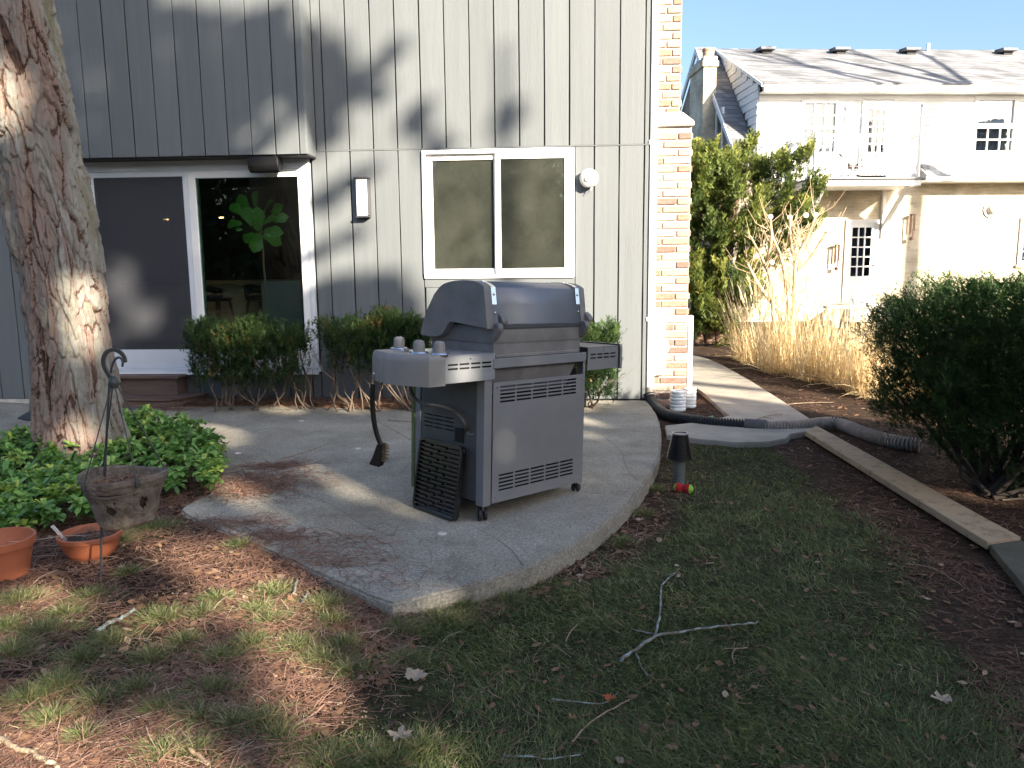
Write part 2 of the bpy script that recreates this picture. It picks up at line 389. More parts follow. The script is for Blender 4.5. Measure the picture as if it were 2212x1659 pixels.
def build_ground():
    xs = np.concatenate([np.array([-400., -60, -20]), np.arange(-9, 14.01, .09), np.array([30., 80, 400])])
    ys = np.concatenate([np.array([-400., -60, -10]), np.arange(.2, 20.01, .09), np.array([40., 100, 400])])
    X, Y = np.meshgrid(xs, ys); Z = hground(X, Y)
    far = (X < -9) | (X > 14) | (Y < 0.2) | (Y > 20); Z[far] = -.12
    V = np.stack([X, Y, Z], -1).reshape(-1, 3); nx = len(xs); ny = len(ys)
    I = (np.arange(ny-1)[:, None]*nx + np.arange(nx-1)[None, :]).ravel()
    F = np.stack([I, I+1, I+1+nx, I+nx], -1)
    t = inpoly(V[:, 0], V[:, 1], lawn_poly).astype(float)*.8 + (far.ravel())*.6
    put('ground', npmesh('ground', V, F, 4, M_GROUND, t, True), kind='structure')
build_ground()
M_PATH = mat('worn_concrete', (.25,.23,.195), .9, var=.15, vs=3, bump=.4, bs=80, world=True, col2=(.36,.33,.275))
path_poly = gpts([(1478,765),(1493,770),(1530,780),(1560,793),(1625,830),(1693,874),(1750,912),(1770,930),(1745,940),(1708,946),(1700,955),(1660,963),(1590,965),(1510,957),(1440,948),(1436,927),(1520,918),(1575,905),(1562,896),(1516,853),(1470,822),(1440,800),(1440,770)], -.09)
slab('path', path_poly, -.3, -.055, M_PATH, bev=.008)
bed_poly = gpts([(402,879),(520,877),(640,878),(780,883),(920,885),(1060,881),(1180,874),(1256,866),(1256,860),(402,856)], 0.0)

# ---------------------------------------------------------------- the grey house
HB = Vector((1.40619, 8.26119, 0)); HA = math.atan2(-0.0644145, 0.997923)
HD = Vector((0.997923, -0.0644145, 0)); HN = Vector((0.0644145, 0.997923, 0))
house = thing('house', 'dark grey board sided house with white windows, sliding door and brick chimney', 'house', HB, (0, 0, HA))
def hw(px, py, out=0.0):                    # (u, z) on the facade plane moved 'out' towards the garden
    q = pl(px, py, HB - HN*out, HN); return (q - HB).dot(HD), q.z
def hworld(u, out, z): return HB + HD*u - HN*out + Vector((0, 0, z))
DU0, DU1, DZ0, DZ1 = -5.88, -3.475, .33, 2.50          # sliding door unit
WU0, WU1, WZ0, WZ1 = -2.305, -.752, 1.285, 2.585      # window
JZ = 2.60                                              # joint between the two rows of boards
ops = [(DU0-.02, DU1+.02, DZ0-.04, DZ1+.2), (WU0-.004, WU1+.004, 1.195, WZ1+.01)]
def subtract(r, holes):
    out = [r]
    for h in holes:
        nxt = []
        for (a, b, c, d) in out:
            if b <= h[0] or a >= h[1] or d <= h[2] or c >= h[3]: nxt.append((a, b, c, d)); continue
            if a < h[0]: nxt.append((a, h[0], c, d)); a = h[0]
            if b > h[1]: nxt.append((h[1], b, c, d)); b = h[1]
            if c < h[2]: nxt.append((a, b, c, h[2]))
            if d > h[3]: nxt.append((a, b, h[3], d))
        out = nxt
    return out
def board(u0, u1, z0, z1, out=0.0, parent=house, tilt=True):
    g = .0065; j = lambda s: random.uniform(-s, s)
    a0, a1 = u0+g+j(.0015), u1-g+j(.0015)
    t = .022 + j(.002); sk = j(.0015)
    m = MB(); n = 7; 
    # long board with slightly wavy edges
    L = []
    for i in range(n):
        z = z0 + (z1-z0)*i/(n-1)
        w0 = a0 + j(.0014); w1 = a1 + j(.0014); y = -out-t+j(.0006)
        L.append([(w0, y, z), (w1, y+sk, z), (w1, -out+.0, z), (w0, -out+.0, z)])
    for r in L: m.v += r
    for i in range(n-1):
        for k in range(4):
            q = (k+1) % 4; m.f.append((i*4+k, i*4+q, i*4+4+q, i*4+4+k))
    m.f.append((3, 2, 1, 0)); e = (n-1)*4; m.f.append((e, e+1, e+2, e+3))
    return m.build('board', M_SIDING, parent, bevel=.0018)
walls = MB()
for (a, b, c, d) in subtract((-8.2, .0, -.1, 5.6), [(DU0+.03, DU1-.03, DZ0+.02, DZ1-.02), (WU0+.03, WU1-.03, WZ0+.03, WZ1-.03)]):
    walls.box(a, b, .0, .14, c, d)
walls.box(-8.2, -8.06, .14, 7.5, -.1, 5.6); walls.box(-.14, 0, .14, 7.5, -.1, 5.6); walls.box(-8.2, 0, 7.36, 7.5, -.1, 5.6); walls.box(-8.2, 0, 0, 7.5, 5.6, 5.75)
walls.build('wall', M_SIDING_FLAT, house)
us = [-.052 - .25*i for i in range(34)]
edges = [-.003] + us
for i in range(len(edges)-1):
    u1, u0 = edges[i], edges[i+1]
    if i == 0: u1, u0 = -.003, -.052
    for (a, b, c, d) in subtract((u0, u1, .015, JZ-.006), ops):
        if b-a > .012: board(a, b, c, d)
    if u0 > -3.45 or u1 > -3.4:
        a = max(u0, -3.40)
        if u1-a > .012: board(a, u1, JZ+.006, 5.6)
# bay: boards 0.3 m in front, from the soffit up
BZ = 2.535; BU1 = -3.402; BU0 = -8.2; BO = .3
bay = MB().box(BU0, BU1-.02, -BO+.0, -.03, BZ+.02, 5.6).build('bay', M_SIDING_FLAT, house)
u = BU1 - .075
board(u, BU1+.0, BZ, 5.6, BO, bay)
while u > BU0:
    board(max(u-.2405, BU0), u, BZ, 5.6, BO, bay); u -= .2405
MB().box(BU1-.0195, BU1+.004, -BO-.018, -.025, BZ, 5.6).build('return_board', M_TRIMGREY, bay, bevel=.003)
MB().box(BU0, BU1-.001, -BO+.001, -.022, BZ-.012, BZ+.018).build('soffit', M_DARK, bay)
# foundation strip and water table
MB().box(-8.2, DU0-.02, -.035, .0, -.09, .012).build('foundation', M_STONE, house)
MB().box(WU0-.004, WU1+.004, -.030, .0, 1.197, WZ0-.003).build('sill_board', M_TRIMGREY, house, bevel=.003)
MB().box(-3.40, -.003, -.0275, .0, JZ-.0045, JZ+.0045).build('joint_flashing', M_TRIMGREY, house)

# window: frame > two sashes > panes
def frame_rect(mb, a, b, c, d, w, y0, y1, wb=None):
    wb = wb or w
    mb.box(a, b, y0, y1, d-w, d); mb.box(a, b, y0, y1, c, c+wb); mb.box(a, a+w, y0, y1, c+wb, d-w); mb.box(b-w, b, y0, y1, c+wb, d-w); return mb
win = frame_rect(MB(), WU0, WU1, WZ0, WZ1, .042, -.05, .05).build('window', M_WHITE, house, bevel=.004)
wm = (WU0+WU1)/2 - .0
s1 = frame_rect(MB(), WU0+.043, wm+.012, WZ0+.043, WZ1-.043, .058, -.012, .03).build('sash', M_WHITE, win, bevel=.004)
s2 = frame_rect(MB(), wm-.03, WU1-.043, WZ0+.043, WZ1-.043, .058, -.042, -.014).build('sash', M_WHITE, win, bevel=.004)
MB().box(WU0+.10, wm-.045, .004, .009, WZ0+.1, WZ1-.1).build('pane', M_GLASS, win)
MB().box(wm+.028, WU1-.10, -.03, -.025, WZ0+.1, WZ1-.1).build('pane', M_GLASS, win)
MB().box(WU0+.05, WU1-.05, .075, .08, WZ0+.02, WZ1-.02).build('shade', M_SHADE, win)
M_SCREENW = meshmat('window_screen', (.05,.055,.05), .45)
# sliding door
door = MB(); y0, y1 = -.075, .08
door.box(DU0, DU1, y0, y1, DZ1-.075, DZ1+.03)                       # head
door.box(DU0, DU0+.05, y0, y1, DZ0, DZ1-.075); door.box(DU1-.045, DU1, y0, y1, DZ0, DZ1-.075)
door.box(DU0-.02, DU1+.02, y0-.03, y1, DZ0-.02, DZ0+.03); 
door = door.build('sliding_door', M_ALU, house, bevel=.004)
MB().box(DU0-.02, DU1+.02, y0-.05, y0-.031, DZ0-.035, DZ0-.012).build('sill_nosing', M_WHITE, door)
um = hw(406, 390, .06)[0]
MB().box(DU0, DU1, y0-.005, .0, DZ1+.031, BZ-.013).build('head_trim', M_CREAM, door)
frame_rect(MB(), DU0+.052, um-.002, DZ0+.032, DZ1-.078, .055, -.07, -.03, .20).build('leaf', M_ALU, door, bevel=.004)
frame_rect(MB(), um+.002, DU1-.047, DZ0+.032, DZ1-.078, .075, -.072, -.03, .20).build('leaf', M_WHITE, door, bevel=.004)
MB().box(DU0+.107, um-.057, -.05, -.045, DZ0+.232, DZ1-.133).build('pane', M_GLASS2, door)
MB().box(um+.077, DU1-.122, -.05, -.045, DZ0+.232, DZ1-.153).build('pane', M_GLASS2, door)
MB().box(DU0+.107, um-.057, -.066, -.0655, DZ0+.232, DZ1-.133).build('screen', M_SCREEN, door)
MB().box(um+.0771, um+.10, -.044, -.02, DZ0+.232, DZ1-.153).build('glass_edge', mat('green_glass_edge', (.10,.2,.17), .3), door)
# room behind the glass
room = MB(); R0, R1, RD = -7.6, -2.9, 5.2
room.box(R0, R1, .15, RD, .30, .335)
room.build('floor', M_INTFLOOR, house)
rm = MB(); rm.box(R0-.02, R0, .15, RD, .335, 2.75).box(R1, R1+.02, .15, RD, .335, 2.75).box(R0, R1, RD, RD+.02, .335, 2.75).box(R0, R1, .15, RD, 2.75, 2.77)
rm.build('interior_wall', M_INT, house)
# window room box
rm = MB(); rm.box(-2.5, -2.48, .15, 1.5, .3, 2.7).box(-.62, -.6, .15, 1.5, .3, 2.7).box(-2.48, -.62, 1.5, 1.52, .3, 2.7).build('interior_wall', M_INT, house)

# chimney stack of the house with every brick
ch = thing_ch = MB()
CZ = 2.78
ch.box(.047, .425, .06, .9, -.12, CZ).box(.047, .305, .06, .8, CZ+.12, 5.9)
ch = ch.build('chimney', M_MORTAR, house)
brick_meshes = {}
def brick(w, x, z, parent, y=.0445, h=.0605):
    k = round(w, 2)
    if k not in brick_meshes:
        L = []
        for mi in M_BRICKS:
            m = MB().box(-w/2, w/2, 0, .02, -h/2, h/2).mesh('brick', mi, bevel=.004); L.append(m)
        brick_meshes[k] = L
    me = random.choices(brick_meshes[k], weights=[5, 2, 2.2, 2.4])[0]
    put('brick', me, parent, loc=(x, y+random.uniform(-.002, .002), z))
z = -.04; row = 0
while z < 5.8:
    u1 = .425 if z < CZ-.03 else .305
    if not (CZ-.03 < z < CZ+.14):
        a = .047
        if row % 2 == 0: seq = [.23, .125] if u1 > .4 else [.155, .08]
        else: seq = [.085, .27] if u1 > .4 else ([.10, .135] if row % 4 == 1 else [.06, .175])
        x = a+.007
        for w in seq: brick(w, x+w/2, z, ch); x += w+.014
        # side faces, so the stack reads as brick from beside
        yy = .07 + (.11 if row % 2 else 0)
        while yy < .85 and z < 3.4:
            me = random.choice(brick_meshes[.23]) if .23 in brick_meshes else None
            if me: put('brick', me, ch, loc=(u1+.0155, yy+.115, z), rot=(0, 0, rad(90)))
            yy += .244
    z += .0802; row += 1
sh = MB().prism([(.03,CZ-.0),(.445,CZ),(.445,CZ+.045),(.325,CZ+.135),(.03,CZ+.135)], .02, .93).build('shoulder_stone', M_STONE, ch, bevel=.008)
# white downspout in the corner
ds = MB().box(.003, .078, -.030, .042, .075, 5.6).build('downspout', M_WHITE, house, bevel=.008)
MB().box(-.010, .085, -.034, .040, .83, .87).build('strap', M_WHITE, ds, bevel=.003)
MB().box(-.010, .085, -.034, .040, 2.6, 2.64).build('strap', M_WHITE, ds, bevel=.003)
a = hw(1484, 690, -.12); 
MB().box(.43, .485, .05, .12, -.02, .88).build('drain_post', M_WHITE, house, bevel=.006)

# wooden steps below the door
steps = thing('wooden_steps', 'weathered brown wooden steps below the sliding door', 'steps', hworld(-4.95, .1, 0), (0, 0, HA))
MB().box(-.75, .02, -.18, .06, .03, .275).build('riser_board', M_STEP, steps, bevel=.004)
MB().box(-.77, .06, -.215, .06, .276, .305).build('tread', M_STEP, steps, bevel=.004)
MB().prism([(-.78,-.40),(.04,-.40),(.24,-.10),(.24,.02),(-.78,.02)], -.02, .075, 'z').build('lower_step', M_STEP, steps, bevel=.004)
MB().prism([(-.80,-.42),(.05,-.42),(.265,-.105),(.265,.02),(-.80,.02)], .076, .098, 'z').build('lower_tread', M_STEP, steps, bevel=.003)

# wall lamp
lamp_c = hw(785, 427, .05)
wl = thing('wall_lamp', 'white rectangular box lamp with dark frame mounted on grey siding beside the door', 'wall lamp', hworld(lamp_c[0], .022, lamp_c[1]), (0, 0, HA))
M_LAMPW = mat('opal_glass', (.85,.85,.84), .35)
M_LAMPD = mat('lamp_bronze', (.10,.10,.11), .4, metal=.3)
MB().box(-.075, .075, -.012, .0, -.19, .19).build('back_plate', M_LAMPD, wl, bevel=.003)
MB().box(-.062, .058, -.085, -.0125, -.185, .185).build('diffuser', M_LAMPW, wl, bevel=.006)
MB().box(-.082, .078, -.10, -.0125, .1855, .203).build('cap', M_LAMPD, wl, bevel=.003)
MB().box(-.07, .072, -.092, -.0125, -.203, -.1855).build('bottom_rail', M_LAMPD, wl, bevel=.003)
MB().box(.0585, .07, -.092, -.0125, -.185, .185).build('side_rail', M_LAMPD, wl, bevel=.003)
# round white sounder
bc = hw(1272, 385, .09)
bl = thing('alarm_sounder', 'round off-white disc sounder on a swivel mount right of the window', 'alarm', hworld(bc[0], .09, bc[1]), (0, 0, HA))
Mx = Matrix.Rotation(rad(90), 3, 'X') ; Mx = Matrix.Rotation(rad(-16), 3, 'Z') @ Matrix.Rotation(rad(6), 3, 'X') @ Mx
MB().lathe([(0,.045),(.03,.047),(.034,.040),(.078,.036),(.088,.028),(.094,.01),(.094,-.02),(.085,-.032),(0,-.034)], seg=36, M=Mx).build('disc', mat('aged_white_plastic', (.62,.62,.58), .5, var=.06), bl, smooth=35)
MB().tube([(.02,.02,0),(-.05,.04,-.02),(-.06,.068,-.02)], .018, 10).build('swivel_mount', M_WHITE, bl, smooth=40)
MB().tube([(.03,.0,-.085),(.02,.0,-.12),(-.01,.03,-.14),(-.05,.066,-.16)], .006, 6).build('cable', M_WHITE, bl)
# dark floodlight / speaker under the soffit
sc = hw(573, 355, .22)
sp_ = thing('outdoor_speaker', 'black half round outdoor speaker hung under the soffit above the door', 'speaker', hworld(sc[0], .22, sc[1]), (0, 0, HA))
pr = [(.07*math.cos(t), .085*math.sin(t)) for t in np.linspace(-math.pi, 0, 12)]
MB().prism([(-.075,.075),(-.075,-.01)] + [(.075*math.cos(t), -.01+.075*math.sin(t)) for t in np.linspace(-math.pi+.2, -.2, 10)] + [(.075,-.01),(.075,.075)], -.155, .155, 'x').build('body', M_BLACK, sp_, smooth=40, bevel=.006)
MB().box(-.03, .03, -.02, .02, .076, .098).build('bracket', M_BLACK, sp_)

# doormat
dm = gpts([(38,905),(68,888),(300,874),(316,882),(262,899),(60,910)], 0.0)
slab('doormat', dm, .001, .014, mat('blue_black_coir', (.035,.045,.055), .95, var=.4, vs=30, bump=.8, bs=150), kind=None, bev=.003)
o = bpy.data.objects['doormat']; o['label'] = 'flat dark blue-grey doormat on the patio behind the tree trunk'; o['category'] = 'doormat'

# things indoors
def stool(px, py, depth, label, ry):
    p = HB.copy(); q = pl(px, py, HB + HN*depth, HN); u = (q-HB).dot(HD)
    w = hworld(u, -depth, .335)
    t = thing('bar_stool', label, 'stool', w, (0, 0, ry), 'walnut stools at the counter')
    MB().lathe([(0,.625),(.17,.63),(.2,.65),(.2,.665),(.17,.672),(0,.66)], seg=20).build('seat', M_WALNUT, t, smooth=40)
    b = MB(); K = 12
    for zz, r in ((.66,.195),(.78,.215),(.86,.20)):
        for k in range(K+1):
            a = rad(20 + 140*k/K); drop = (.06*(abs(k-K/2)/(K/2))**2 if zz > .8 else 0)
            b.v.append((r*math.cos(a), r*math.sin(a), zz-drop))
    for i in range(2):
        for k in range(K): b.f.append((i*(K+1)+k, i*(K+1)+k+1, (i+1)*(K+1)+k+1, (i+1)*(K+1)+k))
    bo = b.build('backrest', M_WALNUT, t, smooth=60); md = bo.modifiers.new('s', 'SOLIDIFY'); md.thickness = .018
    for sx, sy in ((1,1),(1,-1),(-1,1),(-1,-1)):
        MB().tube([(sx*.11, sy*.11, .63), (sx*.19, sy*.19, 0)], [.018, .012], 8).build('leg', M_WALNUT, t, smooth=40)
    return t
stool(470, 640, 2.6, 'walnut bar stool left of the plant seen through the door glass', rad(150))
stool(562, 640, 2.6, 'walnut bar stool half hidden by the grey cabinet behind the door glass', rad(60))
ct = thing('kitchen_counter', 'long pale kitchen counter with white top inside the house', 'counter', hworld(-5.2, -3.3, .335), (0, 0, HA))
MB().box(-2.2, 2.2, 0, .6, 0, .84).build('base', M_COUNTER, ct); MB().box(-2.25, 2.25, -.05, .65, .841, .90).build('worktop', M_CREAM, ct, bevel=.005)
cb = thing('cabinet', 'low blue-grey cabinet standing just inside the door glass', 'cabinet', hworld(hw(609,655,-.9)[0], -.9, .335), (0, 0, HA))
MB().box(-.24, .24, 0, .3, .06, .93).build('body', mat('blue_grey_lacquer', (.16,.19,.21), .5), cb, bevel=.004)
MB().box(-.22, .22, .02, .28, 0, .059).build('plinth', M_DARK, cb)
# fiddle-leaf fig
M_FIG = mat('fiddle_leaf', (.06,.30,.02), .35, var=.3, vs=6, transl=.35, col2=(.16,.50,.05))
pb = hw(572, 600, -.34)
fig = thing('fiddle_leaf_fig', 'tall houseplant with big bright green leaves behind the door glass', 'houseplant', hworld(pb[0], -.34, .335), (0, 0, HA))
MB().lathe([(0,0),(.13,0),(.17,.3),(.16,.3),(.15,.27),(0,.27)], seg=24).build('pot', M_CREAM, fig, smooth=40)
zt = hw(572, 520, -.34)[1] - .335
MB().tube([(0,0,.25),(.01,0,.8),(-.005,0,1.1),(.0,0,zt-.1),(-.02,0,zt+.22)], [.012,.012,.01,.01,.006], 7).build('stem', mat('fig_bark', (.3,.2,.12), .8), fig)
def leafmesh(L, W_, bend, name, m, nx=6):
    b = MB(); pr = [0,.55,.62,.8,1.0,.85,.0]
    for i in range(nx+1):
        t = i/nx; w = W_*pr[min(i, 6)]*.5; 
        for s in (-1, 0, 1): b.v.append((s*w, L*t, -bend*t*t + abs(s)*w*.25))
    for i in range(nx):
        for k in range(2): q = i*3+k; b.f.append((q, q+1, q+4, q+3))
    return b.mesh(name, m, smooth=80)
lm = leafmesh(.27, .17, .07, 'leaf', M_FIG)
for (cx_, cy_, ox, oy, sc_, tl) in [(655,425,800,560,.85,.2),(705,365,800,520,.95,-.3),(775,500,855,650,1.05,.1),(872,530,860,680,1.15,-.15),(605,575,760,590,.85,.5),(1005,660,880,660,1.0,.1),(1030,742,900,690,.95,.55),(862,775,868,665,1.05,-.25),(765,725,860,670,.75,.4),(1092,522,940,570,.8,.3),(975,535,870,620,.85,.2),(960,400,880,560,1.0,-.5),(657,636,740,640,.35,.2),(840,330,850,520,.9,-.4),(1040,430,900,560,.8,-.5)]:
    q = hw(380.2+cx_*.2083, 362.9+cy_*.2083, -.34); q2 = hw(380.2+ox*.2083, 362.9+oy*.2083, -.34)
    dv = Vector((q[0]-q2[0], tl*.12 - .05, q[1]-q2[1])).normalized(); nrm_ = Vector((.25+random.gauss(0, .45), -1, .35+random.gauss(0, .45))); nrm_ = (nrm_ - dv*nrm_.dot(dv)).normalized(); sx_ = dv.cross(nrm_)
    c_ = Vector((q[0]-pb[0], -.03+random.uniform(-.05, .03), q[1]-.335)) - dv*.13*sc_
    o = put('leaf', lm, fig); o.matrix_local = Matrix.Translation(c_) @ Matrix(((sx_.x, dv.x, nrm_.x), (sx_.y, dv.y, nrm_.y), (sx_.z, dv.z, nrm_.z))).to_4x4() @ Matrix.Scale(sc_*.85, 4)
M_GLOW = emitmat('warm_bulb', (1, .55, .2), 30)
for px, py, lb in ((360,474,'small warm glowing ceiling pendant seen through the left door pane'), (478,470,'small warm glowing ceiling pendant seen through the right door pane')):
    q = hw(px, py, -2.9)
    t = thing('pendant_lamp', lb, 'lamp', hworld(q[0], -2.9, q[1]), group='pendant lamps over the counter')
    MB().lathe([(0,0),(.035,0),(.037,.006),(0,.006)], seg=14).build('bulb', M_GLOW, t)
    MB().lathe([(.038,-.0),(.05,.03),(.035,.09),(.01,.11)], seg=14).build('lamp_shade', M_DARK, t)
    MB().tube([(0,0,.1),(0,0,2.74-q[1])], .004, 5).build('cord', M_DARK, t)

# utility meter, planter blocks, hose by the chimney
um_ = thing('utility_meter', 'white rounded utility meter fixed to the foot of the brick chimney', 'meter', hworld(.135, -.03, .56), (0, 0, HA))
Mf = Matrix.Rotation(rad(90), 3, 'X')
MB().lathe([(0,.07),(.05,.068),(.085,.055),(.1,.03),(.1,.0)], seg=28, M=Mf).build('dome', M_WHITE, um_, smooth=40)
MB().box(-.09, .065, -.04, .02, -.3, -.1).build('lower_box', M_WHITE, um_, bevel=.02)
MB().box(-.09, .06, -.04, .02, .1, .34).build('upper_box', M_WHITE, um_, bevel=.02)
for i, (px, r, lb) in enumerate(((1464,.082,'left of two white ribbed concrete pots against the brick chimney'), (1489,.07,'right of two white ribbed concrete pots against the brick chimney'))):
    p = gat(px, 883-i*7, -.07)
    t = thing('ribbed_pot', lb, 'pot', (p.x, p.y, -.09), group='white pots at the chimney foot')
    prof = []
    for k in range(6): prof += [(r-.008, .002+k*.036), (r, .01+k*.036), (r, .028+k*.036)]
    prof += [(r-.012, .215), (r-.03, .212), (r-.035, .17), (0, .17)]
    MB().lathe([(0,0)]+prof, seg=22).build('wall', M_WHITE2, t, smooth=30)
# ---------------------------------------------------------------- the gas grill, seen from behind
M_GR = mat('grill_grey_paint', (.205,.208,.215), .48, metal=.25, var=.05, vs=4, bump=.03, bs=200)
M_GRL = mat('grill_light_plastic', (.225,.212,.20), .5, var=.04, vs=8, bump=.08, bs=300)
M_GRC = mat('grill_cast_aluminium', (.165,.158,.155), .6, metal=.1, var=.18, vs=6, bump=.15, bs=120)
M_GRM = mat('grill_panel_metal', (.34,.355,.38), .38, metal=.55, var=.08, vs=5)
M_LID = mat('grill_lid_enamel', (.155,.165,.19), .45, metal=.4, var=.06, vs=2, coat=.05)
M_CHR = mat('chrome', (.62,.64,.68), .16, metal=1.0)
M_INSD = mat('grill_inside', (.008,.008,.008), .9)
M_RUB = mat('rubber', (.02,.02,.022), .6)
GO = Vector((-.155, 4.27, 0.012)); GR = Matrix.Rotation(rad(45.5), 3, 'Z') @ Matrix.Rotation(rad(2.3), 3, 'Y')
grill = thing('gas_grill', 'grey gas barbecue grill with chrome banded lid and folded out side tables, seen from behind', 'grill')
grill.matrix_world = Matrix.Translation(GO) @ GR.to_4x4()
def slotted(u0, u1, z0, z1, slots, y0, y1):
    """a sheet panel with real slot openings: solid cells between sorted cut lines"""
    us_ = sorted({u0, u1} | {round(s[0], 5) for s in slots} | {round(s[1], 5) for s in slots})
    zs_ = sorted({z0, z1} | {round(s[2], 5) for s in slots} | {round(s[3], 5) for s in slots})
    bm = bmesh.new(); vm = {}
    def V(i, j, k):
        if (i, j, k) not in vm: vm[(i, j, k)] = bm.verts.new((us_[i], (y0, y1)[k], zs_[j]))
        return vm[(i, j, k)]
    solid = {}
    for i in range(len(us_)-1):
        for j in range(len(zs_)-1):
            cu = (us_[i]+us_[i+1])/2; cz = (zs_[j]+zs_[j+1])/2
            solid[(i, j)] = not any(s[0] < cu < s[1] and s[2] < cz < s[3] for s in slots)
    for (i, j), s in solid.items():
        if not s: continue
        bm.faces.new([V(i,j,0), V(i+1,j,0), V(i+1,j+1,0), V(i,j+1,0)]); bm.faces.new([V(i,j+1,1), V(i+1,j+1,1), V(i+1,j,1), V(i,j,1)])
        for di, dj, A, B_ in ((-1,0,(i,j),(i,j+1)), (1,0,(i+1,j+1),(i+1,j)), (0,-1,(i+1,j),(i,j)), (0,1,(i,j+1),(i+1,j+1))):
            if not solid.get((i+di, j+dj), False):
                bm.faces.new([V(*A,0), V(*B_,0), V(*B_,1), V(*A,1)])
    return bm
def bmobj(name, bm, m, parent, bevel=0):
    if bevel: bmesh.ops.bevel(bm, geom=[e for e in bm.edges if e.calc_face_angle(0) > 1], offset=bevel, segments=1, affect='EDGES')
    me = bpy.data.meshes.new(name); bm.to_mesh(me); bm.free(); me.materials.append(m); return put(name, me, parent)
def louvers(u0, u1, n, zt, zb, rows, gap=.012, h=.011):
    o = []; w = (u1-u0-(n-1)*gap)/n
    for r in range(rows):
        z = zt + (zb-zt)*r/(rows-1) if rows > 1 else zt
        for k in range(n):
            a = u0 + k*(w+gap); o.append((a, a+w, z-h/2, z+h/2))
    return o
# cabinet
CW = .835; CDp = .58
p = slotted(.040, .812, .092, .772, louvers(.092,.748,5,.745,.662,5) + louvers(.092,.735,5,.245,.160,5), -.006, -.002)
bp_ = bmobj('back_panel', p, M_GR, grill)
MB().box(.045, .805, .09, .095, .1, .765).build('slot_shade_sheet', M_INSD, grill)  # near-black sheet added as the shade behind the slots
scr = MB().lathe([(0,.006),(.005,.005),(.008,0),(.008,-.003)], seg=10, M=Mf).mesh('screw', M_CHR, smooth=40)
for x, z in ((.063,.745),(.795,.745),(.063,.12),(.79,.12)): put('screw', scr, grill, loc=(x, -.006, z))
MB().prism([(-.022,.0),(.036,.0),(.036,.002),(-.019,.002),(-.019,.06),(-.022,.06)], .083, .80, 'z').build('corner_post', M_GR, grill)
MB().prism([(.816,.0),(.838,.0),(.838,.06),(.835,.06),(.835,.003),(.816,.003)], .083, .905, 'z').build('corner_post', M_GR, grill)
sd_ = slotted(0, 1, 0, 1, [(.2,.8,.2,.8)], 0, 1); sd_.free()
M_SIDE = mat('grill_side_paint', (.07,.072,.074), .55, var=.1)
# side panels: built in the y-z plane by rotating a slotted sheet
def side_panel(x, name, slots):
    bm = slotted(.062, CDp-.03, .10, .80, slots, -.0015, .0015)
    bmesh.ops.transform(bm, matrix=Matrix.Rotation(rad(90), 4, 'Z'), verts=bm.verts)
    bmesh.ops.transform(bm, matrix=Matrix.Translation((x, 0, 0)), verts=bm.verts)
    bmesh.ops.recalc_face_normals(bm, faces=bm.faces); return bmobj(name, bm, M_SIDE, grill)
side_panel(-.012, 'side_panel', louvers(.26,.52,3,.545,.475,4, h=.007) )
side_panel(.828, 'side_panel', louvers(.26,.52,3,.545,.475,4, h=.007))
MB().box(-.02, .02, CDp-.028, CDp+.02, .083, .80).build('front_post', M_GR, grill, bevel=.002)
MB().box(.80, .838, CDp-.028, CDp+.02, .083, .80).build('front_post', M_GR, grill, bevel=.002)
MB().box(.022, .798, CDp-.01, CDp+.01, .09, .79).build('front_door', M_GR, grill, bevel=.003)
MB().box(.0, .83, .02, CDp, .084, .098).build('bottom_shelf', M_INSD, grill)
MB().box(-.022, -.0145, .17, .24, .42, .50).build('hose_port', M_INSD, grill)
# casters stand on the patio
def caster_build(x, y, ang):
    base = GR @ Vector((x, y, .083)) + GO; h = base.z
    c = put('caster', None, grill); c.matrix_world = Matrix.Identity(4)
    R3 = Matrix.Rotation(rad(ang), 3, 'Z'); r = h*.40; inv = (Matrix.Translation(GO) @ GR.to_4x4()).inverted()
    def loc(mb):
        mb.v = [tuple(inv @ (base + R3 @ Vector(v) - Vector((0, 0, h)))) for v in mb.v]; return mb
    My = Matrix.Rotation(rad(90), 3, 'Y')
    for s in (-1, 1):
        m = MB().lathe([(0,-.009),(r*.8,-.009),(r,-.006),(r,.006),(r*.8,.009),(0,.009)], c=(s*.016, .018, r), seg=20, M=My)
        loc(m).build('wheel', M_RUB, c, smooth=40)
    loc(MB().prism([(-.004, h*.99),(.012,h*.99),(.04,h*.75),(.036,h*.45),(.0,h*.35),(-.012,h*.7)], -.006, .006, 'x')).build('fork', M_BLACK, c)
    c.matrix_parent_inverse = Matrix.Identity(4); c.matrix_local = Matrix.Identity(4)
caster_build(.01, .035, 10); caster_build(.81, .035, -25); caster_build(.01, CDp-.04, 60); caster_build(.81, CDp-.04, 15)
# cook box: cast, stepped, tapering down
def loft(mb, sections):                     # sections: list of (x0,x1,y0,y1,z)
    n0 = len(mb.v)
    for (a, b, c, d, z) in sections: mb.v += [(a,c,z),(b,c,z),(b,d,z),(a,d,z)]
    for i in range(len(sections)-1):
        for k in range(4):
            p_ = n0+i*4+k; q_ = n0+i*4+(k+1) % 4; mb.f.append((p_, q_, q_+4, p_+4))
    mb.f.append((n0+3, n0+2, n0+1, n0)); e = n0+(len(sections)-1)*4; mb.f.append((e, e+1, e+2, e+3)); return mb
cbx = loft(MB(), [(.095,.725,.06,.46,.70),(.055,.765,.012,.50,.86),(.048,.785,.006,.53,.90),(.047,.79,.005,.53,.978),(.044,.80,.004,.535,.986),(.040,.805,.001,.54,.990),(.030,.812,-.004,.545,1.078),(.032,.810,-.002,.543,1.082)])
cbx.build('cook_box', M_GRC, grill, smooth=30, bevel=.003)
cst = MB().box(.06, .775, .0, .012, .905, .925).build('cast_rib', M_GRC, grill, bevel=.004)
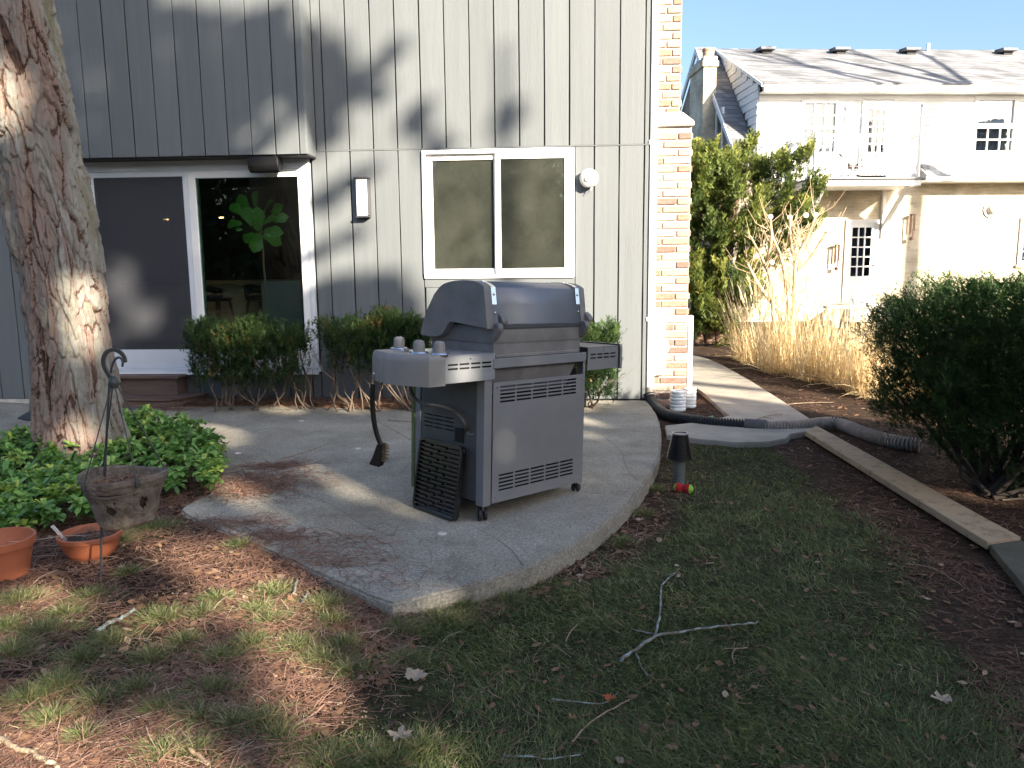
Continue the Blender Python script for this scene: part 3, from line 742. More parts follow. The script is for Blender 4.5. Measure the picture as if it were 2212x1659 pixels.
ip = MB().box(.028, .83, -.014, -.004, .850, .905).build('rear_cross_bar', M_GR, grill, bevel=.003)
# lid
prof = [(-.012,1.068),(-.008,1.10),(.004,1.20),(.018,1.295),(.055,1.317),(.12,1.328),(.20,1.330),(.29,1.322),(.37,1.303),(.435,1.245),(.49,1.165),(.53,1.09),(.555,1.018)]
prof_r = []
PV = [Vector((a, b, 0)) for a, b in prof]
for q in smoothline(PV[3:10], 2): prof_r.append((q.x, q.y))
prof = prof[:3] + prof_r + prof[10:]
cut = [(.54,1.008),(.46,1.003),(.41,1.006),(.365,1.02),(.335,1.05),(.31,1.082),(.29,1.096),(.25,1.094),(.12,1.083),(0,1.072)]
endp = prof + cut
LX0, LX1 = .002, .775
for x0, x1 in ((LX0-.022, LX0+.028), (LX1, LX1+.05)):
    MB().prism(endp, x0, x1, 'x').build('lid_end_cap', M_GRC, grill, smooth=30, bevel=.006)
lid = MB(); NP = len(prof)
for x in (LX0+.028, LX1):
    for (y, z) in prof: lid.v.append((x, y+.004, z-.003))
for i in range(NP-1): lid.f.append((i+1, i, NP+i, NP+i+1))
lo = lid.build('lid_shell', M_LID, grill, smooth=35); sm_ = lo.modifiers.new('s', 'SOLIDIFY'); sm_.thickness = .004; sm_.offset = -1
MB().box(LX0+.09, LX1-.0, -.012, -.002, 1.088, 1.093).build('lid_lip', M_LID, grill, bevel=.002)
MB().box(.05, .79, -.0005, .002, 1.079, 1.089).build('lid_gap', M_INSD, grill)
MB().box(.30, .50, -.0002, .0, 1.0835, 1.0865)
for k, x0 in enumerate((LX0+.030, LX1-.036)):
    b = MB(); seg = [q for q in prof if q[1] > 1.125]
    for x in (x0, x0+.034):
        for (y, z) in seg:
            b.v.append((x, y, z))
    n = len(seg)
    for i in range(n-1): b.f.append((i+1, i, n+i, n+i+1))
    bo = b.build('chrome_band', M_CHR, grill, smooth=40)
    for i_, (yy, zz) in enumerate(((.002,1.155),(.0125,1.255),(.10,1.3285),(.25,1.33))):
        if i_ < 2: MB().lathe([(0,.006),(.006,.004),(.008,0),(.008,-.004)], c=(x0+.017, yy-.001, zz), seg=10, M=Mf).build('rivet', M_CHR, bo, smooth=40)
        else: MB().lathe([(.008,-.004),(.008,0),(.006,.004),(0,.006)], c=(x0+.017, yy, zz-.002), seg=10).build('rivet', M_CHR, bo, smooth=40)
# hinges at the back of the lid
for x0, s in ((.075, 1), (.815, -1)):
    h_ = put('hinge', None, grill)
    pts = [(.0,1.155),(-.03,1.135),(-.045,1.11),(-.04,1.092),(-.014,1.10),(.0,1.115)]
    MB().prism(pts, x0-.006, x0+.035*1, 'x').build('hinge_arm', M_GRC, h_, bevel=.004, smooth=40)
    pts = [(.0,1.085),(-.028,1.105),(-.052,1.09),(-.055,1.065),(-.034,1.035),(.0,.995)]
    MB().prism(pts, x0-.045, x0-.007, 'x').build('hinge_bracket', M_GRC, h_, bevel=.006, smooth=40)
# side tables
def table(x0, x1, left):
    # metal table: top sheet and rear/front aprons with slots
    t = put('side_table', None, grill)
    topm = MB().box(min(x0,x1), max(x0,x1), -.010, .44, .931, .936).build('table_top', M_GRM if left else M_GRC, t, bevel=.0015)
    a, b = min(x0,x1)+.001, max(x0,x1)-.001
    mgn = .028
    bm = slotted(a, b, .792, .9305, louvers(a+mgn, b-mgn, 4, .888, .866, 2, gap=.012, h=.010), -.010, -.008)
    bmobj('rear_apron', bm, M_GRM if left else M_GR, t)
    MB().box(a+.01, b-.01, .0, .003, .80, .92).build('apron_shade_sheet', M_INSD, t)  # near-black sheet stands in for shade behind the apron slots
    MB().box(a, b, .436, .439, .792, .9305).build('front_apron', M_GR, t)
    put('screw', scr, t, loc=((a+b)/2, -.010, .916))
    return t
tl = table(.046, -.324, True); tr = table(.845, 1.158, False)
# left end moulding: D-shaped light grey plastic with rounded top and fluted front
def moulding(xe, sgn, m, z0=.785, nm='end_moulding', bulge=.11, base=.07):
    K = 28; b = MB(); rows = [(z0,1.0),(.85,1.0),(.905,1.0),(.925,.985),(.938,.94),(.944,.88),(.945,.80)]
    for (z, f) in rows:
        for k in range(K+1):
            t = k/K; y = -.026 + .475*t
            bx = base + bulge*math.sin(math.pi*(t*.75+.12))
            fl = 0
            for c_ in (.66, .76, .86): fl -= .014*math.exp(-((t-c_)/.022)**2)*(1 if f > .93 else .4)
            ff = 1-(1-f)*1.0
            yy = .2 + (y-.2)*(1-(1-f)*.35)
            b.v.append((xe + sgn*((bx+fl)*ff), yy, z))
    n = K+1
    for i in range(len(rows)-1):
        for k in range(K):
            q = (i*n+k, i*n+k+1, (i+1)*n+k+1, (i+1)*n+k); b.f.append(q if sgn > 0 else q[::-1])
    # end faces towards the table and a flat top strip
    e0 = len(b.v)
    for (z, f) in rows: b.v.append((xe, .2+(-.026-.2)*(1-(1-f)*.35), z)); b.v.append((xe, .2+(.449-.2)*(1-(1-f)*.35), z))
    for i in range(len(rows)-1):
        b.f.append((e0+2*i, i*n, (i+1)*n, e0+2*i+2)); b.f.append((i*n+K, e0+2*i+1, e0+2*i+3, (i+1)*n+K))
    top = (len(rows)-1)*n; b.f.append(tuple([top+k for k in range(n)] + [e0+2*(len(rows)-1)+1, e0+2*(len(rows)-1)]))
    o = b.build(nm, m, grill, smooth=50)
    return o
moulding(-.325, -1, M_GRL)
moulding(1.159, 1, M_GRL, bulge=.012, base=.018)
# control knobs
def knob(px, py, r=.030):
    q = pl(px, py, GO + GR @ Vector((0, 0, .936)), GR @ Vector((0, 0, 1)))
    v = GR.transposed() @ (q - GO); k = put('control_knob', None, grill, loc=(v.x, v.y, .9365))
    MB().lathe([(.050,0),(.050,.009),(.045,.016),(.034,.018)], seg=30).build('bezel', M_CHR, k, smooth=35)
    b = MB().lathe([(r*1.02,.014),(r*1.03,.034),(r*.97,.060),(r*.86,.070),(r*.5,.076),(0,.077)], seg=28)
    b.build('grip', M_GRL, k, smooth=50)
    MB().box(-.004, .004, -r*.98, r*.98, .05, .0705).build('grip_ridge', M_GRL, k, bevel=.002)
for px, py in ((862,757),(905,766),(949,769)): knob(px, py)
q = pl(864, 761, GO + GR @ Vector((0, 0, .936)), GR @ Vector((0, 0, 1))); v = GR.transposed() @ (q-GO)
kb = put('igniter_button', None, grill, loc=(v.x-.01, v.y-.07, .9365))
MB().lathe([(.02,0),(.02,.006),(.016,.008)], seg=20).build('bezel', M_CHR, kb, smooth=35); MB().lathe([(.0155,.008),(.0155,.02),(.013,.024),(0,.024)], seg=18).build('button', M_GRL, kb, smooth=35)
# gas hose
def gl(zx, zy, x=None):
    px, py = 734.4+zx*.3541, 587.5+zy*.3541
    n = GR @ Vector((1, 0, 0)); q = pl(px, py, GO + GR @ Vector((x, 0, 0)), n); return GR.transposed() @ (q-GO)
hp_ = [gl(425,690,-.10), gl(440,750,-.09), gl(480,795,-.07), gl(560,812,-.06), gl(640,825,-.06), gl(700,850,-.06), gl(740,890,-.05), gl(765,930,-.04), gl(772,965,-.02), gl(765,985,.01)]
MB().tube(smoothline(hp_, 3), .0105, 9).build('gas_hose', mat('grey_rubber_hose', (.075,.068,.06), .4), grill, smooth=60)
rt = [gl(765,950,-.016), gl(772,975,-.016), gl(790,993,-.016), gl(812,990,-.016)]
MB().tube(smoothline(rt, 2), .003, 6).build('port_ring', M_GR, grill)
gs = MB().box(-.024, .0, CDp+.022, CDp+.05, .083, .80).build('green_strip', mat('weathered_green_wood', (.10,.13,.05), .8, var=.3), grill)

# grill brush hanging from the moulding by its hook
br = thing('grill_brush', 'black long handled grill brush hanging from the left side table of the grill', 'brush')
def bw(zx, zy, Y=4.42): return yat(734.4+zx*.3541, 587.5+zy*.3541, Y)
YB = (GO + GR @ Vector((-.45, .33, 0))).y - .02
hk = [bw(198,620,YB+.02), bw(204,612,YB), bw(211,622,YB-.005), bw(208,650,YB), bw(204,688,YB)]
MB().tube(smoothline(hk, 2), .0028, 6).build('hook', M_CHR, br, smooth=60)
hd = [bw(200,682,YB), bw(196,760,YB), bw(200,860,YB), bw(215,960,YB), bw(240,1035,YB), bw(252,1052,YB)]
MB().tube(smoothline(hd, 2), [.010]+[.0155]*10+[.0135]*6+[.010]*40 if False else .0135, 10).build('handle', M_BLACK, br, smooth=60)
c = [bw(238,1045,YB), bw(270,1045,YB), bw(262,1150,YB), bw(250,1188,YB), bw(188,1170,YB), bw(215,1110,YB)]
mb = MB(); n0 = len(c); off = Vector((.01, .018, 0))
for d in (-1, 1):
    for p_ in c: mb.v.append(tuple(p_ + off*d))
mb.f = [tuple(range(n0-1, -1, -1)), tuple(range(n0, 2*n0))] + [(i, (i+1) % n0, n0+(i+1) % n0, n0+i) for i in range(n0)]
mb.build('head', M_BLACK, br, bevel=.004)
mb = MB()
for i in range(150):
    t = random.random(); a = c[1].lerp(c[2], t*1.05) + off*random.uniform(-.9, .9)
    e = a + Vector((.022, 0, -.004)) + Vector([random.uniform(-.004, .004) for _ in range(3)])
    mb.quad(a + Vector((0, 0, .0006)), a - Vector((0, 0, .0006)), e - Vector((0, 0, .0006)), e + Vector((0, 0, .0006)))
mb.build('bristles', mat('brass_bristles', (.25,.2,.12), .4, metal=.7), br, kind='stuff')

# cast griddle / ribbed heat plate leaning on the cabinet
tray = thing('ribbed_griddle', 'black cast iron ribbed griddle leaning against the left side of the grill', 'griddle')
gw = lambda x, y, z: GO + GR @ Vector((x, y, z))
c0 = gw(-.088, .530, 0); c1 = gw(-.112, .125, 0); c0.z = c1.z = .003
tp = gw(-.034, .488, .415)
xd = (c1-c0); Wd = xd.length; xd.normalize()
ud = (tp-c0); ud = (ud - xd*ud.dot(xd)).normalized(); Hh = .425
fr = xd.cross(ud).normalized()
MW = Matrix(((xd.x, ud.x, fr.x), (xd.y, ud.y, fr.y), (xd.z, ud.z, fr.z))).to_4x4(); MW.translation = c0
tray.matrix_world = MW
def rrect(x0, x1, y0, y1, r, n=5):
    o = []
    for cx, cy, a0 in ((x1-r, y1-r, 0), (x0+r, y1-r, 90), (x0+r, y0+r, 180), (x1-r, y0+r, 270)):
        for k in range(n+1): a = rad(a0+90*k/n); o.append((cx+r*math.cos(a), cy+r*math.sin(a)))
    return o
M_IRON = mat('black_enamelled_iron', (.007,.007,.008), .20, var=.2, vs=30, bump=.1, bs=60, coat=.4)
MB().prism(rrect(0, Wd, 0, Hh, .035), -.022, -.004, 'z').build('plate', M_IRON, tray, bevel=.003, smooth=40)
rim = MB(); po = rrect(0, Wd, 0, Hh, .035, 6); pi_ = rrect(.015, Wd-.015, .015, Hh-.015, .024, 6); n = len(po)
for zz, PP in ((-.0035, po), (.012, po), (.012, pi_), (-.0035, pi_)):
    rim.v += [(a, b, zz) for a, b in PP]
for r_ in range(3):
    for k in range(n): rim.f.append((r_*n+k, r_*n+(k+1) % n, (r_+1)*n+(k+1) % n, (r_+1)*n+k))
rim.build('rim', M_IRON, tray, smooth=40)
def rib(L):
    return MB().prism([(-.0075,0),(.0075,0),(.004,.009),(-.004,.009)], -L/2, L/2, 'x')
rows = 15
ribs = {}
for r_ in range(rows):
    y = .035 + (Hh-.07)*r_/(rows-1)
    k = r_ % 2; segs = [(.03,.28),(.36,.62),(.70,.95)] if k == 0 else [(.03,.45),(.53,.95)]
    for a, b in segs:
        L = round((b-a)*Wd, 3)
        if L not in ribs:
            m = MB(); m.v = []; m.f = []
            n_ = 6
            m.prism([(-.0095,-.0035),(.0095,-.0035),(.0035,.010),(-.0035,.010)], -L/2, L/2, 'x'); ribs[L] = m.mesh('rib', M_IRON, 30, bevel=.0025)
        put('rib', ribs[L], tray, loc=((a+b)/2*Wd, y, 0))
# ---------------------------------------------------------------- the big trunk
def build_trunk():
    # silhouette of the trunk: (image y, left x, right x) at about 5.9 m
    prof = [(-420,-175,40),(-200,-125,68),(0,-88,96),(90,-72,112),(170,-58,128),(260,-44,143),(348,-30,160),(430,-12,176),(500,5,195),(600,32,207),(700,52,222),(800,68,240),(880,80,256),(940,88,272),(985,84,284),(1010,76,294),(1060,70,300)]
    YT = 5.95
    zs = []; cxs = []; rs = []
    for (y, l, r) in prof:
        a = yat(l, y, YT); b = yat(r, y, YT); zs.append((a.z+b.z)/2); cxs.append((a.x+b.x)/2); rs.append((b.x-a.x)/2)
    zs = np.array(zs[::-1]); cxs = np.array(cxs[::-1]); rs = np.array(rs[::-1])
    nz, nt = 580, 340
    zz = np.concatenate([np.linspace(-.15, 4.0, nz-60), np.linspace(4.05, 8.5, 60)])
    cx = np.interp(zz, zs, cxs); cx[zz > zs[-1]] = cxs[-1] - (zz[zz > zs[-1]]-zs[-1])*.17
    R = np.interp(zz, zs, rs); R[zz > zs[-1]] = rs[-1] - (zz[zz > zs[-1]]-zs[-1])*.02
    ker = np.ones(15)/15
    cx = np.convolve(np.pad(cx, 7, mode='edge'), ker, 'valid'); R = np.convolve(np.pad(R, 7, mode='edge'), ker, 'valid')
    cy = YT + .12*np.sin(zz*.9) - .05 + .03*zz
    th = np.linspace(0, 2*np.pi, nt, endpoint=False)
    T, Z = np.meshgrid(th, zz); Rm = np.repeat(R[:, None], nt, 1)
    lob = .93 + .022*np.sin(T*3+1.2+Z*.6) + .02*np.sin(T*5+Z*1.1) + np.clip(.35-Z, 0, 1)*.25*np.clip(np.sin(T*4+.5), 0, 1)
    Rm = Rm*lob
    # bark plates at two sizes: warped, stretched cells stepped one over another, with fibrous grain
    C_, S_ = np.cos(T)*.29, np.sin(T)*.29; per = 2*np.pi*.29
    def cells(sx, sy, npt, warp, seed):
        r = np.random.default_rng(seed)
        U = T*.29 + warp*(fbm(C_*11+3, S_*8+3, Z*2.4, 4, seed)-.47)*2; Vv = Z*sy + warp*1.2*(fbm(C_*8+9, S_*8+9, Z*2.0, 4, seed+5)-.47)*2
        pu = r.random(npt)*per; pv = r.uniform(Vv.min()-.1, Vv.max()+.1, npt); pu = np.concatenate([pu-per, pu, pu+per]); pv = np.tile(pv, 3); ids = np.tile(np.arange(npt), 3)
        o = np.argsort(pv); pu = pu[o]; pv = pv[o]; ids = ids[o]; D1 = np.zeros(U.shape); D2 = np.zeros(U.shape); ID = np.zeros(U.shape, int); du_ = np.zeros(U.shape); dv_ = np.zeros(U.shape)
        for q in range(U.shape[0]):
            lo = np.searchsorted(pv, Vv[q].min()-sx*2.6); hi = np.searchsorted(pv, Vv[q].max()+sx*2.6)
            du = U[q][:, None]-pu[None, lo:hi]; dv = Vv[q][:, None]-pv[None, lo:hi]; d = du*du+dv*dv
            k = np.argpartition(d, 1, axis=1)[:, :2]; dd = np.take_along_axis(d, k, 1); sw = dd.argsort(1); k = np.take_along_axis(k, sw, 1); dd = np.sqrt(np.take_along_axis(dd, sw, 1))
            D1[q] = dd[:, 0]; D2[q] = dd[:, 1]; kk = k[:, 0]; ID[q] = ids[lo:hi][kk]; du_[q] = np.take_along_axis(du, kk[:, None], 1)[:, 0]; dv_[q] = np.take_along_axis(dv, kk[:, None], 1)[:, 0]
        R1 = r.random(npt)[ID]; R2 = (r.random(npt)-.5)[ID]; R3 = r.random(npt)[ID]
        return D2-D1, R1, R2, R3, du_, dv_
    H_ = 8.6
    eA, hA, tA, cA, duA, dvA = cells(.075, .19, int(per*H_*.19/(.055**2)), .060, 301)
    eB, hB, tB, cB, duB, dvB = cells(.030, .24, int(per*H_*.24/(.025**2)), .035, 402)
    grain = fbm(C_*75+9, S_*75+9, Z*9, 3, 60)-.45; a3 = grain
    pl = np.clip(eA/.011, 0, 1); plb = np.clip(eB/.005, 0, 1)
    disp = .026*hA*pl + .50*tA*duA*pl - .20*dvA*pl + .006*pl - .012 + (.014*hB + .35*tB*duB - .25*dvB)*(.4+.6*plb) + .016*grain
    msk = fbm(C_*13, S_*13, Z*3, 4, 77); hrand = .30*cA + .25*cB + .45*np.clip((fbm(C_*34+2, S_*34+2, Z*2.2, 3, 79)-.3)/.35, 0, 1); edge = np.maximum((eA < .0055*np.clip((msk-.40)/.12, 0, 1))*1., (eB < .002)*.5*(msk > .52)); fis = (eA < .003*np.clip((msk-.46)/.1, 0, 1))*1.; fine = a3; fine2 = a3
    disp *= np.clip((8.6-Z)/3, 0, 1)
    Rd = Rm - .012 + disp*1.08
    X = cx[:, None] + Rd*np.cos(T); Y = cy[:, None] + Rd*np.sin(T)
    V = np.stack([X, Y, Z], -1).reshape(-1, 3)
    i, j = np.meshgrid(np.arange(nz-1), np.arange(nt), indexing='ij'); j2 = (j+1) % nt
    F = np.stack([i*nt+j, i*nt+j2, (i+1)*nt+j2, (i+1)*nt+j], -1).reshape(-1, 4)
    # tint: 0 fissure (rust brown), plate edges painted dark as shadow lines .. plates grey, pinkish, olive
    lich = fbm(C_*7+5, S_*7+5, Z*1.1, 4, 21)
    tint = .36 + .26*(hrand-.3) + 1.1*(lich-.47) + .25*a3
    pink = fbm(C_*22+2, S_*22+2, Z*1.9, 4, 25)
    tint = np.where(pink > .56, .27 + .14*hrand, tint); tint = np.clip(tint, .2, 1) - .30*edge
    tint = np.where(fis > .6, .07, tint); olv = np.clip((np.cos(T-.1)-.78)/.3 + 2.5*(lich-.50), 0, 1)*(edge < .5)*.8; tint = tint*(1-olv) + (.78+.2*hrand)*olv
    return npmesh('trunk', V, F, 4, M_BARK, np.clip(tint, 0, 1).ravel(), True)
M_BARK = tintmat('pine_bark', [(0, (.045,.03,.024)), (.12, (.11,.07,.055)), (.26, (.24,.172,.145)), (.45, (.185,.172,.150)), (.62, (.27,.255,.228)), (.82, (.18,.17,.115)), (1, (.24,.23,.15))], rough=.95, transl=0, spec=.1, nvar=.25, ns=26, bump=.8, bs=130)
pine = thing('leaning_pine', 'thick leaning tree trunk with scaly pinkish grey bark standing in the groundcover', 'tree', (0, 0, 0))
put('trunk', build_trunk(), pine)
MB().tube([(-4.2,6.0,5.2),(-3.4,5.4,6.4),(-2.6,4.9,7.3)], [.09,.06,.03], 8).build('branch', M_BARK, pine)
MB().tube([(-4.3,6.1,6.2),(-5.2,6.6,7.2),(-5.9,7.2,7.9)], [.08,.05,.03], 8).build('branch', M_BARK, pine)

# ---------------------------------------------------------------- foliage builders
def needle_tris(base, d, up, K, L, Wd, twig):
    """K flat needles per sprig along a short twig; returns triangle vertices"""
    N = len(base); t = RNG.random((N, K, 1)); side = np.where(RNG.random((N, K, 1)) < .5, -1., 1.)
    d = vnorm(d); s = vnorm(np.cross(d, up)); n = np.cross(s, d)
    D = d[:, None, :]; Sd = s[:, None, :]; Nn = n[:, None, :]
    org = base[:, None, :] + D*t*twig
    nd_ = vnorm(D*(.55+.5*RNG.random((N, K, 1))) + Sd*side*(.8*RNG.random((N, K, 1))+.25) + Nn*(RNG.random((N, K, 1))-.35)*.9)
    w = vnorm(np.cross(nd_, Nn + .6*(RNG.random((N, K, 3))-.5)))*Wd
    ll = L*(.6+.6*RNG.random((N, K, 1)))
    V = np.stack([org-w, org+w, org+nd_*ll], 2)
    return V.reshape(-1, 3)
def foliage(name, base, d, parent, m, K=10, L=.028, Wd=.0028, twig=.08, tint=None, kind=None):
    up = np.tile(np.array([0, 0, 1.0]), (len(base), 1)) + .3*(RNG.random((len(base), 3))-.5)
    V = needle_tris(base, d, up, K, L, Wd, twig); F = np.arange(len(V))
    t = np.repeat(tint if tint is not None else RNG.random(len(base)), K) + .18*(RNG.random(len(base)*K)-.5)
    return put(name, npmesh(name, V, F, 3, m, np.clip(t, 0, 1)), parent, kind=kind)
M_YEW = tintmat('yew_needles', [(0, (.018,.042,.014)), (.35, (.042,.085,.026)), (.7, (.09,.15,.042)), (.93, (.17,.22,.07)), (1, (.16,.10,.045))], rough=.55, transl=.25, spec=.2)
M_YEWL = tintmat('lighter_yew_needles', [(0, (.022,.045,.016)), (.35, (.05,.095,.03)), (.7, (.10,.16,.045)), (.93, (.18,.22,.08)), (1, (.28,.13,.05))], rough=.5, transl=.35, spec=.25)  # lighter copy of the yew needles, partial sun put into the tint
M_CON = tintmat('conifer_sprays', [(0, (.04,.07,.018)), (.4, (.14,.18,.04)), (.75, (.32,.33,.08)), (1, (.50,.45,.14))], rough=.6, transl=.3)
M_TWIG = mat('shrub_twigs', (.13,.095,.07), .9, var=.3, vs=20, world=True)
M_TWIGD = mat('dark_shrub_stems', (.035,.026,.02), .9, var=.3, vs=20, world=True)
def stems(parent, root, crown_pts, n, r0, m, name='stem', seg=5, wig=.06, joined=None):
    mb = MB()
    for i in range(n):
        a = Vector(root) + Vector((random.gauss(0, .06), random.gauss(0, .05), 0)); b = Vector(crown_pts[i % len(crown_pts)])
        P = [a]; K = 5
        for k in range(1, K+1):
            t = k/K; q = a.lerp(b, t); q.z = a.z + (b.z-a.z)*(t**1.25); q += Vector((random.gauss(0, wig*.5), random.gauss(0, wig*.5), random.gauss(0, wig*.25)))*(1 if k < K else .4); P.append(q)
        mb.tube(P, [r0*(1-.7*k/K)*random.uniform(.6, 1.2) for k in range(K+1)], seg)
        for c in range(3):
            k = random.randint(2, K-1); s = P[k]; e = s + (P[k+1 if k < K else k]-P[k-1]).normalized()*random.uniform(.08, .22) + Vector((random.gauss(0, .07), random.gauss(0, .05), random.uniform(0, .1)))
            mb.tube([s, s.lerp(e, .5) + Vector((random.gauss(0, .012), 0, random.gauss(0, .012))), e], [r0*.35, r0*.25, r0*.12], 4)
    return mb.build(name, m, parent, smooth=60)

def shoots(P, d, tn, k, sig, jit=.35):
    n = len(P); P2 = np.repeat(P, k, 0); dd = vnorm(d); s = RNG.random((n*k, 1))*sig*2.2; D = np.repeat(dd, k, 0)
    P2 = P2 - D*s + RNG.normal(0, 1, (n*k, 3))*sig*(.25 + s/sig*.22); D = D + RNG.normal(0, jit, (n*k, 3)); tn = np.repeat(tn, k) + RNG.normal(0, .05, n*k) - .12*s[:, 0]/sig + .12
    return P2, D, np.clip(tn, 0, 1)
# clipped yews in the bed below the window
def box_yew(x0, x1, y0, y1, z0, z1, n, root_n, label, dens_bot=.25, cat='shrub'):
    t = thing('yew_shrub', label, cat, ((x0+x1)/2, (y0+y1)/2, 0), group='clipped yews along the house wall')
    O_ = np.array([(x0+x1)/2, (y0+y1)/2, 0.])
    P = RNG.random((n*3, 3)); P[:, 0] = x0 + (x1-x0)*P[:, 0]; P[:, 1] = y0+(y1-y0)*P[:, 1]; P[:, 2] = z0+(z1-z0)*P[:, 2]
    # shell bias, lumpy outline, sparse underside
    u = (P[:, 0]-O_[0])/((x1-x0)/2); v = (P[:, 1]-O_[1])/((y1-y0)/2); w = (P[:, 2]-z0)/(z1-z0)
    lump = fbm(P[:, 0]*4, P[:, 1]*4, P[:, 2]*4, 3, 4)
    edge = np.maximum(np.abs(u)**3 + np.abs(v)**3*.6, 0) 
    lim = .60 + 1.5*(lump-.38)
    keep = (edge < lim + .15) & (w < .62 + .95*(lump-.2)) & (RNG.random(len(P)) < np.clip(dens_bot + (1-dens_bot)*(w+.6*(lump-.45))**.8*1.2, 0, 1)) & (lump > .36 - .25*w)
    P = P[keep][:n]; u = u[keep][:n]; v = v[keep][:n]; w = w[keep][:n]
    d = np.stack([u*.6 + RNG.normal(0, .4, len(P)), v*.6 + RNG.normal(0, .4, len(P)), .5+.7*w + RNG.normal(0, .3, len(P))], -1)
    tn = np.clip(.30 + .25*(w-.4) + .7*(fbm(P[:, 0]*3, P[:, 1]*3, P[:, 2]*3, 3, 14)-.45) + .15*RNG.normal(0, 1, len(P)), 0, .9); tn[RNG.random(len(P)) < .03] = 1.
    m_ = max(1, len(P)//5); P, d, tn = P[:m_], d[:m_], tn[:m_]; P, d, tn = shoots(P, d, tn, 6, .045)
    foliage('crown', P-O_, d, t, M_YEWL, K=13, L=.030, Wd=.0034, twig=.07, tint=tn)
    for rx in root_n:
        cp = [(random.uniform(max(x0, rx-.45), min(x1, rx+.45))-O_[0], random.uniform(y0, y1)-O_[1], random.uniform(z0+.1, z1-.15)) for _ in range(6)]
        stems(t, (rx-O_[0], 0.02, .0), cp, 6, .011, M_TWIG)
    return t
ya = lambda px, Y: yat(px, 700, Y).x
box_yew(ya(386,7.75), ya(672,7.75), 7.62, 8.15, .30, .97, 5200, [ya(470,7.8), ya(535,7.8), ya(640,7.8)], 'dark green clipped yew with bare lower stems in front of the glass door')
box_yew(ya(668,7.6), ya(948,7.6), 7.55, 8.05, .42, 1.0, 4600, [ya(735,7.7), ya(795,7.7), ya(880,7.7)], 'clipped yew with pale bare stems left of the grill, below the box lamp')
box_yew(ya(1215,7.7), ya(1338,7.7), 7.5, 8.15, .15, .93, 3400, [ya(1270,7.8)], 'small sunlit yew showing behind the right side of the grill', .8)

# big dark yew on the right
def big_yew():
    t = thing('yew_bush', 'large dark green yew bush with bare spreading stems at the right edge beside the plank', 'bush', (3.1, 5.0, -.1)); O_ = np.array([3.1, 5.0, -.1])
    n = 100000; P = np.stack([RNG.uniform(2.25, 4.9, n), RNG.uniform(4.3, 6.4, n), RNG.uniform(.0, 1.28, n)], -1)
    c = np.array([3.70, 5.32]); rr = .52 + .70*np.clip((P[:, 2]-.02)/.45, 0, 1)**.7
    rr = np.where(P[:, 2] > 1.0, rr*(1-.45*((P[:, 2]-1.0)/.38).clip(0, 1)**2.5), rr)
    dx = (P[:, 0]-c[0]); dy = (P[:, 1]-c[1])/.85; q = np.hypot(dx, dy)
    lump = fbm(P[:, 0]*3.2, P[:, 1]*3.2, P[:, 2]*3.2, 4, 31)
    f = q/(rr*(.78+.5*lump)); keep = (f < 1) & (f > .45*RNG.random(n)) & (RNG.random(n) < (.25 + .75*f)) & ((P[:, 2] > .30) | (RNG.random(n) < .12 + 1.2*P[:, 2]))
    P = P[keep]; f = f[keep]; dx = dx[keep]; dy = dy[keep]; m_ = int(len(P)*.14); P = P[:m_]; f = f[:m_]; dx = dx[:m_]; dy = dy[:m_]; print('yew shoots', m_)
    d = np.stack([dx*1.0, dy*1.0, .75 + 0*dx], -1) + RNG.normal(0, .35, (len(P), 3))
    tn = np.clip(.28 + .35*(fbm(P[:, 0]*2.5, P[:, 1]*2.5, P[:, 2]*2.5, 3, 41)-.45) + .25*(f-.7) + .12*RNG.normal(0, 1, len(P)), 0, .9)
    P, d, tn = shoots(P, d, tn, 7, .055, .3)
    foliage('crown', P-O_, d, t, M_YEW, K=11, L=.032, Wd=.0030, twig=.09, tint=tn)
    for k in range(3):
        cp = [(random.uniform(2.75, 4.4)-O_[0], random.uniform(4.75, 6.0)-O_[1], random.uniform(.5, 1.0)) for _ in range(12)]
        stems(t, (.02+.09*k, .02+.08*k, .0), cp, 12, .022, M_TWIGD, seg=6, wig=.05)
    cp = [(random.uniform(3.1, 4.2)-O_[0], random.uniform(4.4, 5.2)-O_[1], random.uniform(.05, .3)) for _ in range(10)]
    stems(t, (.1, .0, .0), cp, 10, .012, M_TWIG, seg=5, wig=.04)
big_yew()

